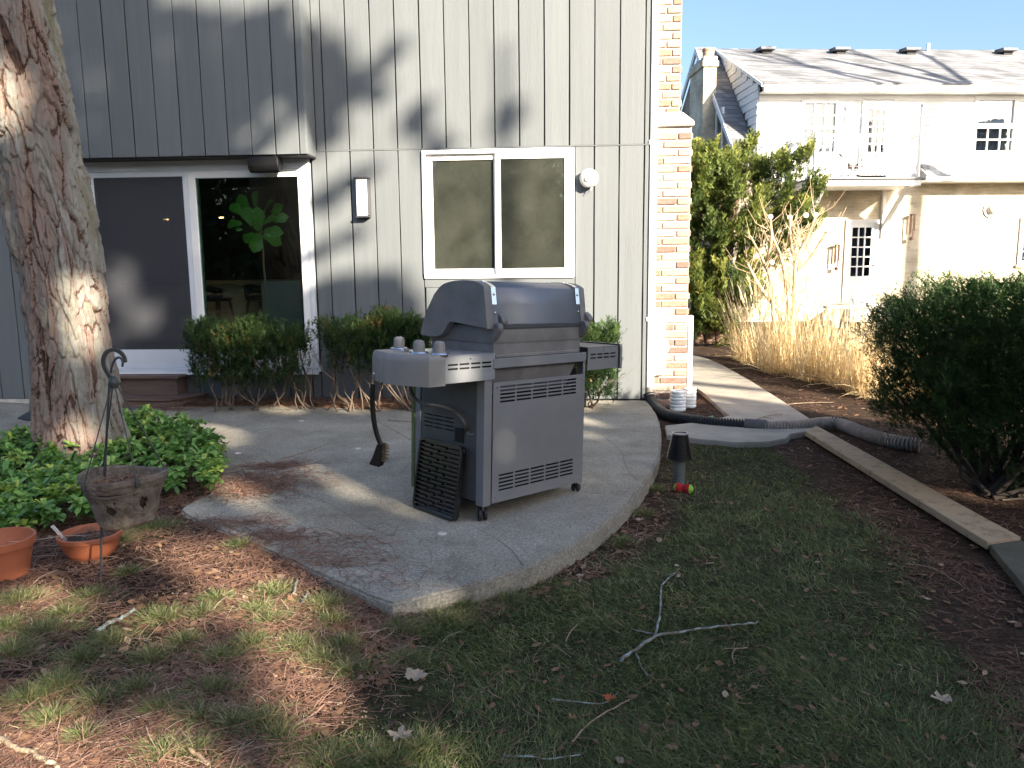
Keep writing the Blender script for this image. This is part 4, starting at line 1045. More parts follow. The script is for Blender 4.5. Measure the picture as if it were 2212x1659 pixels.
# conifer beyond the chimney, its boughs sweeping up to the right
def conifer():
    bx, by = gat(1520, 735, -.05).x, 14.6
    t = thing('conifer_tree', 'sunlit green conifer with upswept boughs between the chimney and the neighbouring house', 'tree', (bx, by, -.05)); O_ = np.array([bx, by, -.05])
    mb = MB(); 
    for dx in (-.25, -.05, .12, .3): mb.tube([(dx*1.0,0,0),(dx*1.3,.05,1.0),(dx*1.6+.1,0,2.2),(dx*2+.25,0,3.2)], [.11,.09,.06,.02], 8)
    mb.build('trunk', mat('conifer_bark', (.16,.10,.07), .9, var=.3, vs=20, stretch=(6,6,1)), t, smooth=60)
    boughs = []
    spec = [(1500,300,.5),(1530,292,.5),(1570,300,.55),(1625,285,.5),(1600,330,.6),(1655,330,.5),(1690,312,.35),(1500,370,.7),(1560,380,.8),(1640,400,.7),(1728,325,.3),(1715,370,.4),(1765,385,.30),(1782,372,.22),(1748,300,.22),(1740,410,.35),(1500,450,.8),(1570,470,.8),(1650,450,.7),(1700,430,.5),(1770,440,.3),(1500,530,.8),(1560,550,.8),(1630,530,.7),(1700,490,.5),(1510,600,.5),(1600,600,.5),(1640,580,.5),(1500,330,.5),(1545,340,.6),(1750,470,.3),(1590,690,.25),(1530,650,.4),(1575,640,.35),(1480,420,.6),(1460,500,.6)]
    B, D, TN = [], [], []
    for (px, py, r) in spec:
        Yc = 14.3 + random.uniform(-.5, .6); p = yat(px, py+12, Yc); root = Vector((bx+.2, by, max(.3, p.z-1.1-random.random()*.5)))
        axis = (p-root); 
        n = int(1050*r); L = r*1.15
        dirn = (axis.normalized() + Vector((.35, 0, .5))).normalized()
        subs = []
        for i in range(int(10+17*r)):
            s = random.random(); q0 = p - dirn*L*s*1.1 + Vector((random.gauss(0, .05+.24*s*r), random.gauss(0, .08+.22*s), random.gauss(0, .05+.14*s*r))); subs.append((q0, s, (dirn + Vector((random.gauss(0, .35), random.gauss(0, .35), random.gauss(0, .2)))).normalized(), random.gauss(0, .13)))
        for i in range(n):
            q0, s, d0, tj = random.choice(subs); w = random.random()*.26; q = q0 - d0*w + Vector((random.gauss(0, .02+.22*w), random.gauss(0, .02+.22*w), random.gauss(0, .02+.1*w))); B.append(q); D.append(d0 + Vector((random.gauss(0, .3), random.gauss(0, .3), random.gauss(0, .25)))); TN.append(.62 - .35*s - 1.1*w + tj + random.gauss(0, .06)); continue  # yellow tips tinted brighter as if sunlit, sprays darker inward
            s = random.random(); q = p - dirn*L*s*1.1 + Vector((random.gauss(0, .05+.20*s*r), random.gauss(0, .08+.2*s), random.gauss(0, .04+.13*s*r)))
            B.append(q); D.append(dirn*.9 + Vector((random.gauss(0, .45), random.gauss(0, .45), random.gauss(0, .3)))); TN.append(.35+.4*(1-s)*random.random()+random.gauss(0, .12))
    foliage('crown', np.array(B)-O_, np.array(D), t, M_CON, K=9, L=.062, Wd=.010, twig=.13, tint=np.clip(np.array(TN), 0, 1))
conifer()

# bare pruned shrub
def bare_shrub():
    r = gat(1690, 790, -.08); Y0 = 11.6; r = yat(1690, 770, Y0); r.z = -.08
    t = thing('bare_shrub', 'leafless pruned shrub with pale cut stems in front of the conifer', 'shrub', r)
    m1 = mat('bleached_twigs', (.50,.38,.25), .9, var=.25, vs=9); mcut = mat('cut_wood', (.72,.68,.6), .8)
    def W2(px, py, dy=0): return yat(px, py, Y0+dy) - r
    main = [[(1690,790),(1688,690),(1672,640),(1655,560),(1668,520),(1664,470)],[(1690,790),(1700,690),(1698,620),(1690,560),(1668,510)],[(1700,790),(1712,680),(1716,610),(1718,560),(1742,520),(1760,470),(1762,465)],[(1705,790),(1716,650),(1720,580),(1708,530),(1705,470)],[(1690,780),(1670,700),(1668,610),(1640,545),(1620,510)],[(1712,640),(1730,560),(1722,480)],[(1716,600),(1750,560),(1785,500)],[(1688,680),(1640,620),(1615,570)]]
    mb = MB()
    for P in main:
        pts = [W2(x, y, random.uniform(-.25, .25) if i else 0) for i, (x, y) in enumerate(P)]
        rr = [.034-.02*i/len(P) for i in range(len(P))]; mb.tube(smoothline(pts, 1), [.034-.022*i/(2*len(P)) for i in range(len(smoothline(pts, 1)))], 7)
    mb.build('branch', m1, t, smooth=60)
    tw = MB()
    for i in range(300):
        P = random.choice(main); k = random.randint(1, len(P)-1); w = random.random(); x_ = P[k-1][0]*(1-w)+P[k][0]*w; y_ = P[k-1][1]*(1-w)+P[k][1]*w
        if y_ > 690: continue
        a = W2(x_, y_, random.uniform(-.2, .2)); side = random.choice((-1, 1)); l = random.uniform(.12, .55)
        ang = side*random.uniform(.25, 1.1) + (.25 if x_ > 1690 else -.1); d1 = Vector((math.sin(ang), random.gauss(0, .25), math.cos(ang)*.9)); mid = a + d1*l*.5
        e = mid + (d1*.6 + Vector((0, random.gauss(0, .1), .55)))*l*.5
        tw.tube([a, mid, e], [.0055, .004, .0022], 4)
        if random.random() < .6: tw.tube([mid, mid + Vector((random.gauss(0, .08), random.gauss(0, .05), random.uniform(.03, .16)))], [.003, .0015], 4)
    tw.build('twigs', m1, t, kind='stuff')
    for px, py in ((1667,567),(1664,468),(1706,470),(1741,465),(1762,464)):
        MB().lathe([(0,-.01),(.034,-.01),(.036,.012),(0,.016)], c=W2(px, py), seg=12, M=Mf).build('cut_end', mcut, t)
bare_shrub()

# dry ornamental grass
M_STRAW = tintmat('dry_grass', [(0, (.50,.36,.17)), (.5, (.74,.60,.36)), (1, (.86,.78,.56))], rough=.8, transl=.5, spec=.15)
def blades(P, d, L, Wd, bend, tint, name, m, parent=None, kind=None, segs=2, taper=True):
    N = len(P); d = vnorm(d); s = vnorm(np.cross(d, RNG.normal(0, 1, (N, 3)))); L = np.asarray(L).reshape(-1, 1)*np.ones((N, 1)); g = np.array([0, 0, -1.0]); h = d.copy(); h[:, 2] = 0; h = vnorm(h+1e-4)
    Wd = np.asarray(Wd).reshape(-1, 1)*np.ones((N, 1)); bend = np.asarray(bend).reshape(-1, 1)*np.ones((N, 1))
    rows = []
    for k in range(segs+1):
        t = k/segs; c = P + d*L*t + (g*.6 + h*.5)*L*bend*t*t; w = Wd*(1-t*.9 if taper else 1)
        if k == segs: rows.append(c[:, None, :])
        else: rows.append(np.stack([c - s*w, c + s*w], 1))
    V = np.concatenate(rows, 1); per = 2*segs+1; base = np.arange(N)[:, None]*per; F = []
    for k in range(segs-1):
        q = 2*k; F.append(base + np.array([[q, q+1, q+3]])); F.append(base + np.array([[q, q+3, q+2]]))
    q = 2*(segs-1); F.append(base + np.array([[q, q+1, q+2]]))
    F = np.stack(F, 1).reshape(-1, 3); tt = np.repeat(tint, per)
    return put(name, npmesh(name, V.reshape(-1, 3), F, 3, m, np.clip(tt, 0, 1)), parent, kind=kind)
def grass_clump(px0, px1, pyb, Y, h, n, lean, label, spread=.9):
    a = yat(px0, pyb, Y); b = yat(px1, pyb, Y); c = (a+b)/2; gz_ = -.09
    t = thing('ornamental_grass', label, 'grass clump', (c.x, c.y, gz_), group='dry grass clumps along the path')
    P = np.stack([RNG.uniform(a.x, b.x, n)-c.x, RNG.normal(0, .16, n), np.zeros(n)], -1)
    d = np.stack([P[:, 0]*.25 + RNG.normal(lean, .11, n), RNG.normal(0, .14, n), np.ones(n)], -1); L = h*RNG.uniform(.35, 1.08, n)
    blades(P, d, L, .0045, RNG.uniform(0, .30, n), RNG.random(n), 'stalks', M_STRAW, t, 'stuff', 3)
    k = n//3; ends = P[:k] + vnorm(d[:k])*L[:k, None]*.80
    blades(ends, d[:k], L[:k]*.25, .011, .1, RNG.random(k)*.5+.5, 'seed_heads', M_STRAW, t, 'stuff', 2)
    m = n//2; P2 = np.stack([RNG.uniform(a.x, b.x, m)-c.x, RNG.normal(-.1, .2, m), np.zeros(m)], -1)
    blades(P2, np.stack([RNG.normal(0, .6, m), RNG.normal(-.2, .5, m), np.full(m, .9)], -1), h*RNG.uniform(.2, .5, m), .005, RNG.uniform(.3, .9, m), RNG.random(m)*.7, 'dry_leaves', M_STRAW, t, 'stuff', 3)
grass_clump(1592, 1640, 770, 12.2, 1.25, 210, -.22, 'narrow clump of tall dry grass left of the bare shrub, against the dark gap')
grass_clump(1645, 1720, 800, 11.0, 1.35, 330, -.03, 'tall dry grass clump below the bare shrub')
grass_clump(1715, 1790, 822, 10.3, 1.12, 360, .0, 'dense straw coloured grass clump just right of the bare shrub')
grass_clump(1785, 1850, 850, 9.7, 1.0, 360, .03, 'dense straw coloured grass clump in the middle of the row')
grass_clump(1840, 1905, 885, 9.0, 0.9, 400, .05, 'straw coloured grass clump directly left of the big dark yew')
grass_clump(1925, 2040, 905, 9.2, 0.9, 380, .05, 'straw grass clump hidden mostly behind the big dark yew')
# ---------------------------------------------------------------- lawn, needles, litter, groundcover
M_LAWN = tintmat('lawn_blades', [(0, (.062,.088,.032)), (.45, (.118,.152,.056)), (.75, (.19,.215,.085)), (.88, (.24,.22,.11)), (1, (.34,.30,.18))], rough=.55, transl=.3, nvar=.25, ns=1.5)
def scatter(n, x0, x1, y0, y1, dens=None, power=1.2):
    """more points near the camera, where they show larger"""
    y = y0*(y1/y0)**(RNG.random(n)**power) ; x = RNG.uniform(-1, 1, n)*(.66*y+.35) ; 
    k = (x > x0) & (x < x1); return x[k], y[k]
patio_xy = [(p[0], p[1]) for p in patio_poly]; path_xy = [(p[0], p[1]) for p in path_poly]
def off_slabs(x, y): return ~inpoly(x, y, patio_xy) & ~inpoly(x, y, path_xy)
def edge_noise(x, y, s=0): return fbm(x*2.2, y*2.2, o=3, s=s)
def lawn():
    x, y = scatter(520000, -6, 8, 1.45, 9.0, power=1.15)
    k = inpoly(x + .9*(edge_noise(x, y, 60)-.45) + RNG.normal(0, .07, len(x)), y + .5*(edge_noise(x, y, 61)-.45), lawn_poly) & off_slabs(x, y)
    # thin out towards the mulch on the right and the needles on the left
    thin = fbm(x*1.7, y*1.7, o=4, s=70); k &= (RNG.random(len(x)) < np.clip(.6 + 2.6*(thin-.36), .25, 1)); bc = gat(775, 1535, -.06); bare = ((x-bc.x)/.36)**2 + ((y-bc.y)/.17)**2 + 1.2*(fbm(x*8, y*8, o=3, s=71)-.45); k &= (bare > 1) | (RNG.random(len(x)) < .04)
    x = x[k]; y = y[k]; n = len(x); z = hground(x, y)
    clump = fbm(x*9, y*9, o=3, s=77); flow = fbm(x*1.3, y*1.3, o=2, s=78)*9
    d = np.stack([np.cos(flow)*.55 + RNG.normal(0, .55, n), np.sin(flow)*.55 + RNG.normal(0, .55, n), .42+.9*RNG.random(n)], -1)
    L = (.026 + .055*RNG.random(n)*clump*1.6); W_ = .0010 + .00035*y
    tn = np.clip(.30 + .75*(clump-.45) + .22*RNG.normal(0, 1, n), 0, .82); tn[RNG.random(n) < .10] = .93
    blades(np.stack([x, y, z-.004], -1), d, L, W_, RNG.uniform(.1, .9, n), tn, 'lawn_grass', M_LAWN, None, 'stuff', 2)
    o = bpy.data.objects['lawn_grass']; o['label'] = 'short dark green winter lawn right of and below the concrete patio'; o['category'] = 'grass'
lawn()
TUFTS = [(330,1150,.16),(250,1180,.1),(200,1300,.10),(350,1350,.13),(440,1340,.08),(470,1310,.08),(40,1310,.14),(100,1380,.16),(30,1430,.14),(180,1440,.13),(330,1440,.12),(130,1500,.13),(60,1530,.10),(215,1530,.10),(110,1570,.08),(350,1545,.11),(460,1500,.1),(480,1430,.11),(560,1330,.1),(590,1350,.09),(590,1290,.10),(520,1190,.08),(560,1180,.08),(700,1310,.13),(715,1345,.1),(640,1400,.14),(700,1420,.13),(760,1440,.12),(740,1390,.1),(430,1560,.1),(500,1570,.12),(560,1560,.12),(600,1590,.08),(350,1640,.12),(420,1630,.08),(180,1610,.05),(700,1640,.12),(820,1620,.16),(900,1590,.15),(880,1410,.13),(870,1350,.12),(960,1320,.14),(930,1290,.10),(1000,1290,.1),(1100,1270,.1),(280,1250,.06),(20,1370,.1),(240,1400,.1),(140,1340,.08),(300,1500,.07),(540,1400,.09),(400,1400,.06),(1390,1090,.07),(1420,1040,.06),(1345,1150,.07)]
def tufts():
    P = []; D = []; L = []; TN = []
    for (px, py, r) in TUFTS:
        c = gat(px, py, -.04); n = int(7000*r*random.uniform(.8, 1.2))
        for i in range(n):
            q = abs(random.gauss(0, .5)); a = random.random()*6.283; x = c.x + r*q*math.cos(a)*1.15; y = c.y + r*q*math.sin(a)
            P.append((x, y)); D.append((math.cos(a)*q*.9 + random.gauss(0, .35), math.sin(a)*q*.9 + random.gauss(0, .35)-.1, .8)); L.append(random.uniform(.03, .085)*(1.1-.35*q))
            TN.append(.45+.22*random.gauss(0, 1) if random.random() < .78 else .95)
    P = np.array(P); k = off_slabs(P[:, 0], P[:, 1]); P = P[k]; D = np.array(D)[k]; L = np.array(L)[k]; TN = np.clip(np.array(TN)[k], 0, 1)
    z = hground(P[:, 0], P[:, 1])-.004
    blades(np.column_stack([P, z]), D, L, .0011+.0003*P[:, 1], RNG.uniform(.1, .8, len(P)), TN, 'grass_tufts', M_LAWN, None, 'stuff', 2)
    o = bpy.data.objects['grass_tufts']; o['label'] = 'loose tufts of grass growing through the brown needles at lower left'; o['category'] = 'grass'
tufts()
M_NEEDLE = tintmat('fallen_needles', [(0, (.085,.045,.034)), (.4, (.20,.105,.075)), (.75, (.34,.20,.145)), (1, (.48,.36,.27))], rough=.7, transl=.1, spec=.25)
def strands(x, y, z, L, W_, tn, name, m, curl=.28):
    """curved strands lying flat: 3-segment ribbons"""
    n = len(x); a = RNG.uniform(0, 2*np.pi, n); k = RNG.normal(0, curl, n); V = np.zeros((n, 8, 3)); el = RNG.normal(.0, .16, n)
    px, py, pz = x.copy(), y.copy(), z.copy()
    for i in range(4):
        sx = -np.sin(a)*W_; sy = np.cos(a)*W_
        V[:, 2*i] = np.stack([px-sx, py-sy, pz], -1); V[:, 2*i+1] = np.stack([px+sx, py+sy, pz+.0004], -1)
        px = px + np.cos(a)*L/3; py = py + np.sin(a)*L/3; pz = pz + np.sin(el)*L/3; a = a + k; el = el*.3 - .02
    V[:, :, 2] = np.maximum(V[:, :, 2], (z-.002)[:, None])
    b = np.arange(n)[:, None]*8; F = np.concatenate([b+np.array([[0,1,3,2]]), b+np.array([[2,3,5,4]]), b+np.array([[4,5,7,6]])], 1).reshape(-1, 4)
    return put(name, npmesh(name, V.reshape(-1, 3), F, 4, m, np.repeat(tn, 8)), kind='stuff')
def litter():
    x, y = scatter(196000, -7, 9, 1.45, 13.0, power=1.1)
    inl = inpoly(x, y, lawn_poly); dn = fbm(x*1.9, y*1.9, o=4, s=90)
    left = (x < .0) & (y < 6)
    p = np.where(inl, .025, np.where(left, np.clip(.7 + 3.0*(dn-.40), .12, 1), np.clip(.16+1.2*(dn-.44), .03, .4)))
    k = off_slabs(x, y) & (RNG.random(len(x)) < p); x = x[k]; y = y[k]; z = hground(x, y) + RNG.random(len(x))*.012 + .001
    # needles blown on to the slab near its left edge and into the bed under the yews
    ex = []; 
    for (px, py, sx, sy, n, zz) in [(560,1035,.22,.16,900,.0015),(600,1005,.12,.06,350,.0015),(540,1060,.18,.12,700,.0015),(640,1185,.25,.07,180,.0015),(720,1170,.2,.05,60,.0015),(1000,880,.25,.05,120,.0015),(650,1215,.3,.08,500,.001),(560,1160,.22,.06,500,.001),(480,1130,.2,.05,400,.001),(760,1255,.2,.05,120,.001),(360,885,.2,.06,250,.001),(900,1000,1.6,1.0,110,.0015)]:
        c = gat(px, py, 0); a = RNG.normal(c.x, sx, n); b = RNG.normal(c.y, sy, n); kk = inpoly(a, b, patio_xy); ex.append(np.stack([a[kk], b[kk], np.full(kk.sum(), zz)+RNG.random(kk.sum())*.004], -1))
    bx = RNG.uniform(-3.5, 1.0, 9000); by = RNG.uniform(7.7, 8.6, 9000); kk = inpoly(bx, by, [(p[0], p[1]) for p in bed_poly]); ex.append(np.stack([bx[kk], by[kk], .012+RNG.random(kk.sum())*.03], -1))
    E_ = np.concatenate(ex); x = np.concatenate([x, E_[:, 0]]); y = np.concatenate([y, E_[:, 1]]); z = np.concatenate([z, E_[:, 2]])
    n = len(x); L = RNG.uniform(.05, .14, n); tn = np.clip(RNG.normal(.48, .22, n) - .30*(x > 1.2), 0, 1)
    strands(x, y, z, L, .0005+.00026*y, tn, 'needle_litter', M_NEEDLE)
    o = bpy.data.objects['needle_litter']; o['label'] = 'reddish brown fallen pine needles matted over the bare soil'; o['category'] = 'needles'
    sx, sy = scatter(26000, -7, 6, 1.45, 6.5, power=1.0); kk = (sx < -.45) & off_slabs(sx, sy) & (RNG.random(len(sx)) < np.clip(2.6*(fbm(sx*2.3, sy*2.3, o=3, s=95)-.42), 0, .5)); sx = sx[kk]; sy = sy[kk]; m_ = len(sx)
    strands(sx, sy, hground(sx, sy) + .006 + RNG.random(m_)*.02, RNG.uniform(.09, .16, m_), .0006+.00030*sy, np.clip(RNG.normal(.55, .25, m_), 0, 1), 'long_needles', M_NEEDLE, .16); o = bpy.data.objects['long_needles']; o['label'] = 'longer reddish needle strands on top of the matted litter at lower left'; o['category'] = 'needles'
    # small dead leaves and bark chips
    x, y = scatter(52000, -7, 9, 1.45, 14, power=1.0); inl = inpoly(x, y, lawn_poly)
    k = off_slabs(x, y) & (RNG.random(len(x)) < np.where(inl, .035, np.where(x > 1.0, .10, .42))); x = x[k]; y = y[k]; n = len(x); z = hground(x, y) + .006
    bx = RNG.uniform(-3.5, 1.0, 1400); by = RNG.uniform(7.7, 8.6, 1400); kk = inpoly(bx, by, [(p[0], p[1]) for p in bed_poly]); x = np.concatenate([x, bx[kk]]); y = np.concatenate([y, by[kk]]); z = np.concatenate([z, np.full(kk.sum(), .035)]); n = len(x)
    a = RNG.uniform(0, 6.283, n); r = RNG.uniform(.008, .024, n)*(1+.04*y); tx = RNG.normal(0, .35, n); ty = RNG.normal(0, .35, n); V = []
    for dx, dy, dz in ((-1,0,0),(-.3,-.5,.12),(.5,-.42,.0),(1,.05,.15),(.35,.5,.0),(-.4,.45,.1)):
        X = x + r*(dx*np.cos(a)-dy*np.sin(a)); Y = y + r*(dx*np.sin(a)+dy*np.cos(a)); V.append(np.stack([X, Y, z + r*(dz + tx*dx*.6 + ty*dy*.6) + .004], -1))
    V = np.stack(V, 1).reshape(-1, 3); F = (np.arange(n)[:, None]*6 + np.array([[0,1,2,3,4,5]]))
    m = tintmat('dead_leaves', [(0, (.07,.04,.025)), (.5, (.15,.08,.045)), (.85, (.24,.14,.085)), (1, (.34,.25,.17))], rough=.8, transl=.1)
    put('leaf_litter', npmesh('leaf_litter', V, F, 6, m, np.repeat(np.clip(RNG.normal(.5, .25, n), 0, 1), 1)), kind='stuff', label='small brown dead leaves and bark chips scattered over soil and lawn', cat='leaf litter')
    # tiny pale pebbles on the dark bare patch and elsewhere at lower left
    mb_v = []; mb_f = []; i0 = 0
    for i in range(230):
        px, py = (random.gauss(775, 75), random.gauss(1535, 35)) if i < 90 else (random.uniform(100, 1000), random.uniform(1270, 1650))
        p = gat(px, py, -.05); r = random.uniform(.002, .0065)
        if not off_slabs(np.array([p.x]), np.array([p.y]))[0]: continue
        zc = gh(p.x, p.y) + r*.6 + .002
        for v in ((1,0,0),(-1,0,0),(0,1,0),(0,-1,0),(0,0,.8),(0,0,-.8)): mb_v.append((p.x+v[0]*r*random.uniform(.7, 1.3), p.y+v[1]*r*random.uniform(.7, 1.3), zc+v[2]*r))
        for f in ((0,2,4),(2,1,4),(1,3,4),(3,0,4),(2,0,5),(1,2,5),(3,1,5),(0,3,5)): mb_f.append([i0+q for q in f])
        i0 += 6
    put('pebbles', npmesh('pebbles', mb_v, mb_f, 3, mat('pale_pebble', (.26,.215,.15), .7, world=True, var=.35, vs=40)), kind='stuff', label='tiny pale pebbles on the dark bare soil at lower centre left', cat='pebbles')
litter()
# mulch bed below the yews
bedm = mat('bed_mulch', (.05,.028,.018), .95, var=.4, vs=20, bump=1, bs=60, world=True, col2=(.20,.10,.05))
slab('mulch_bed', bed_poly, -.1, .016, bedm, bev=.006)

# pachysandra groundcover
M_PACHY = tintmat('groundcover_leaves', [(0, (.07,.15,.035)), (.45, (.14,.29,.065)), (.8, (.25,.42,.09)), (1, (.46,.56,.12))], rough=.34, transl=.3, spec=.5)
def groundcover():
    poly = [(p.x, p.y) for p in gpts([(-160,1190),(60,1165),(150,1168),(200,1150),(235,1120),(330,1092),(395,1092),(470,1080),(482,1030),(472,985),(430,945),(380,930),(300,915),(180,935),(80,955),(0,975),(-300,1010)], -.02)]
    xs = RNG.uniform(-6.5, -1.2, 26000); ys = RNG.uniform(3.3, 7.6, 26000); k = inpoly(xs, ys, poly); xs = xs[k]; ys = ys[k]
    # thin by distance, keep whorls apart
    dens = np.clip(3.9/ys, .45, 1); k = RNG.random(len(xs)) < dens*.235; xs = xs[k]; ys = ys[k]
    N = len(xs); hz = .035 + .10*fbm(xs*3, ys*3, o=3, s=120) + RNG.random(N)*.09; z0 = hz - .02
    tl = RNG.normal(0, .30, (N, 2)); tn0 = np.clip(RNG.normal(.36, .17, N) + .18*(hz > .14), 0, 1); tn0[RNG.random(N) < .06] = .95
    V = []; T_ = []
    M = 8
    for ring, (K, lr, el) in enumerate(((M, .066, .12), (4, .044, .65))):
        for k_ in range(K):
            a = 2*np.pi*(k_/K) + RNG.normal(0, .16, N) + RNG.random(N)*.0 + ring*.4; L = lr*RNG.uniform(.75, 1.25, N)*(1.0); e = el + RNG.normal(0, .25, N)
            dx, dy = np.cos(a), np.sin(a); pts = []
            for (t, w, dr) in ((.06,.06,0),(.48,.23,.10),(.80,.27,.02),(1.0,0,-.10)):
                rr = L*t; zz = z0 + rr*np.sin(e) + L*dr*(1-.5*ring) + rr*(dx*tl[:, 0] + dy*tl[:, 1]); c = np.stack([xs+dx*rr*np.cos(e), ys+dy*rr*np.cos(e), zz], -1)
                if w == 0: pts.append(c[:, None])
                else:
                    s = np.stack([-dy, dx, 0*dx], -1)*(L*w)[:, None]; up = np.array([0, 0, 1.])*(L*w*.35)[:, None]; pts.append(np.stack([c-s+up, c, c+s+up], 1))
            V.append(np.concatenate(pts, 1)); T_.append(np.repeat(np.clip(tn0 + .1*RNG.normal(0, 1, N) + ring*.12, 0, 1)[:, None], 10, 1))
    V = np.concatenate(V, 0); nL = len(V); T_ = np.concatenate(T_, 0).ravel(); b = np.arange(nL)[:, None]*10
    Q = np.concatenate([b+np.array([[0,3,4,1]]), b+np.array([[1,4,5,2]]), b+np.array([[3,6,7,4]]), b+np.array([[4,7,8,5]])], 1).reshape(-1, 4)
    Tt = np.concatenate([b+np.array([[6,9,7]]), b+np.array([[7,9,8]])], 1).reshape(-1, 3)
    # triangles stored as degenerate-free separate polys
    me = bpy.data.meshes.new('groundcover'); VV = V.reshape(-1, 3).astype(np.float32); me.vertices.add(len(VV)); me.vertices.foreach_set('co', VV.ravel())
    loops = np.concatenate([Q.ravel(), Tt.ravel()]).astype(np.int32); me.loops.add(len(loops)); me.loops.foreach_set('vertex_index', loops)
    st = np.concatenate([np.arange(len(Q))*4, len(Q)*4 + np.arange(len(Tt))*3]).astype(np.int32); tot = np.concatenate([np.full(len(Q), 4), np.full(len(Tt), 3)]).astype(np.int32)
    me.polygons.add(len(st)); me.polygons.foreach_set('loop_start', st); me.polygons.foreach_set('loop_total', tot); me.polygons.foreach_set('use_smooth', np.ones(len(st), bool)); me.update(calc_edges=True)
    at_ = me.attributes.new('tint', 'FLOAT', 'POINT'); at_.data.foreach_set('value', T_.astype(np.float32)); me.materials.append(M_PACHY)
    put('groundcover', me, kind='stuff', label='glossy green whorled groundcover around the foot of the tree trunk', cat='groundcover')
    print('whorls', N, 'leaves', nL)
groundcover()
# ---------------------------------------------------------------- the neighbouring house
NA = rad(3.4); NO = gat(1640, 204, 5.6); NO = Vector((NO.x, NO.y, 0))
NX = Vector((math.cos(NA), math.sin(NA), 0)); NY = Vector((-math.sin(NA), math.cos(NA), 0))
def nb(px, py, y=0.0):
    q = pl(px, py, NO + NY*y, NY); return (q-NO).dot(NX), q.z
nh = thing('neighbour_house', 'white clapboard and yellow brick house with grey shingle roof and white balcony', 'house', NO, (0, 0, NA))
def brickmat(name, c1, c2, mort, sx=.22, sz=.075):
    m = bpy.data.materials.new(name); m.use_nodes = True; nt = m.node_tree; L = nt.links; b = nt.nodes['Principled BSDF']; b.inputs['Roughness'].default_value = .9
    tc = nd(nt, 'ShaderNodeTexCoord'); sp2 = nd(nt, 'ShaderNodeSeparateXYZ'); L.new(tc.outputs['Object'], sp2.inputs[0])
    ad = nd(nt, 'ShaderNodeMath', operation='ADD'); L.new(sp2.outputs[0], ad.inputs[0]); L.new(sp2.outputs[1], ad.inputs[1])
    cb_ = nd(nt, 'ShaderNodeCombineXYZ'); L.new(ad.outputs[0], cb_.inputs[0]); L.new(sp2.outputs[2], cb_.inputs[1])
    t = nd(nt, 'ShaderNodeTexBrick'); t.inputs['Scale'].default_value = 1; t.inputs['Brick Width'].default_value = sx; t.inputs['Row Height'].default_value = sz; t.inputs['Mortar Size'].default_value = .007
    t.inputs['Color1'].default_value = rgb(c1); t.inputs['Color2'].default_value = rgb(c2); t.inputs['Mortar'].default_value = rgb(mort); t.inputs['Bias'].default_value = .0
    L.new(cb_.outputs[0], t.inputs[0]); n = nd(nt, 'ShaderNodeTexNoise'); n.inputs['Scale'].default_value = 1.5; n.inputs['Detail'].default_value = 6; L.new(tc.outputs['Object'], n.inputs[0])
    r = nd(nt, 'ShaderNodeValToRGB'); e = r.color_ramp.elements; e[0].position = .35; e[0].color = (.7,.7,.7,1); e[1].position = .65; e[1].color = (1.15,1.15,1.15,1); L.new(n.outputs[0], r.inputs[0])
    mx = nd(nt, 'ShaderNodeVectorMath', operation='MULTIPLY'); L.new(t.outputs[0], mx.inputs[0]); L.new(r.outputs[0], mx.inputs[1]); L.new(mx.outputs[0], b.inputs['Base Color'])
    bp = nd(nt, 'ShaderNodeBump'); bp.inputs['Strength'].default_value = .6; bp.inputs['Distance'].default_value = .01; bp.invert = True; L.new(t.outputs['Fac'], bp.inputs['Height']); L.new(bp.outputs[0], b.inputs['Normal']); return m
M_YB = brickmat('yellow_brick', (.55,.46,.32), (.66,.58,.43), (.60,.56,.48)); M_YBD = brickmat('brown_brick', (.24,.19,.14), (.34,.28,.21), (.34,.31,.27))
def shinglemat():
    m = brickmat('roof_shingles', (.14,.145,.16), (.25,.255,.27), (.07,.07,.08), .33, .13); return m
M_SH = shinglemat()
ZE = 5.6; BZ2 = 3.45
x1 = 9.5
zt_, = (nb(1640, 204, 0)[1],)
# lower brick wall with openings for door and window
dx0, dzt = nb(1826, 474, 0); dx1, _ = nb(1899, 474, 0); dzb = .35
wx0, wzt = nb(2204, 470, 0); wzb = nb(2196, 572, 0)[1]; wx1 = wx0+.95
lw = MB()
for (a, b, c, d) in subtract((-.02, x1, -.15, BZ2), [(dx0+.06, dx1-.06, dzb-.5, dzt-.06), (wx0+.05, wx1-.05, wzb+.05, wzt-.05)]): lw.box(a, b, 0, .25, c, d)
lw.build('lower_wall', M_YB, nh)
MB().box(-.02, x1, .26, 7, -.15, 5.4).build('core', M_YBD, nh)
# upper wall: clapboards
wins = []
a0, zT = nb(1738, 222, 0); a1 = nb(1806, 222, 0)[0]; zB = nb(1735, 330, 0)[1]; wins.append((a0, a1, zB, zT))
b0, zT = nb(2112, 216, 0); b1 = nb(2192, 216, 0)[0]; zB = nb(2112, 327, 0)[1]; wins.append((b0, b1, zB, zT))
c0_, zT = nb(1866, 222, 0); c1_ = nb(1924, 222, 0)[0]; wins.append((c0_, c1_, 3.55, zT))
up = MB()
for (a, b, c, d) in subtract((.0, x1, BZ2, ZE), wins): up.box(a, b, .0, .2, c, d)
up.build('upper_wall', M_WHITE2, nh)
MCLAP = {}
z = BZ2+.0
while z < ZE-.1:
    for (a, b, c, d) in subtract((.0, x1, z, z+.2), [(w[0]-.09, w[1]+.09, w[2]-.09, w[3]+.09) for w in wins]):
        if b-a > .03 and d-c > .03: MB().prism([(-.001,c),(-.030,c),(-.010,d),(-.001,d)], a, b, 'x').build('clapboard', M_WHITE2, nh)
    z += .2
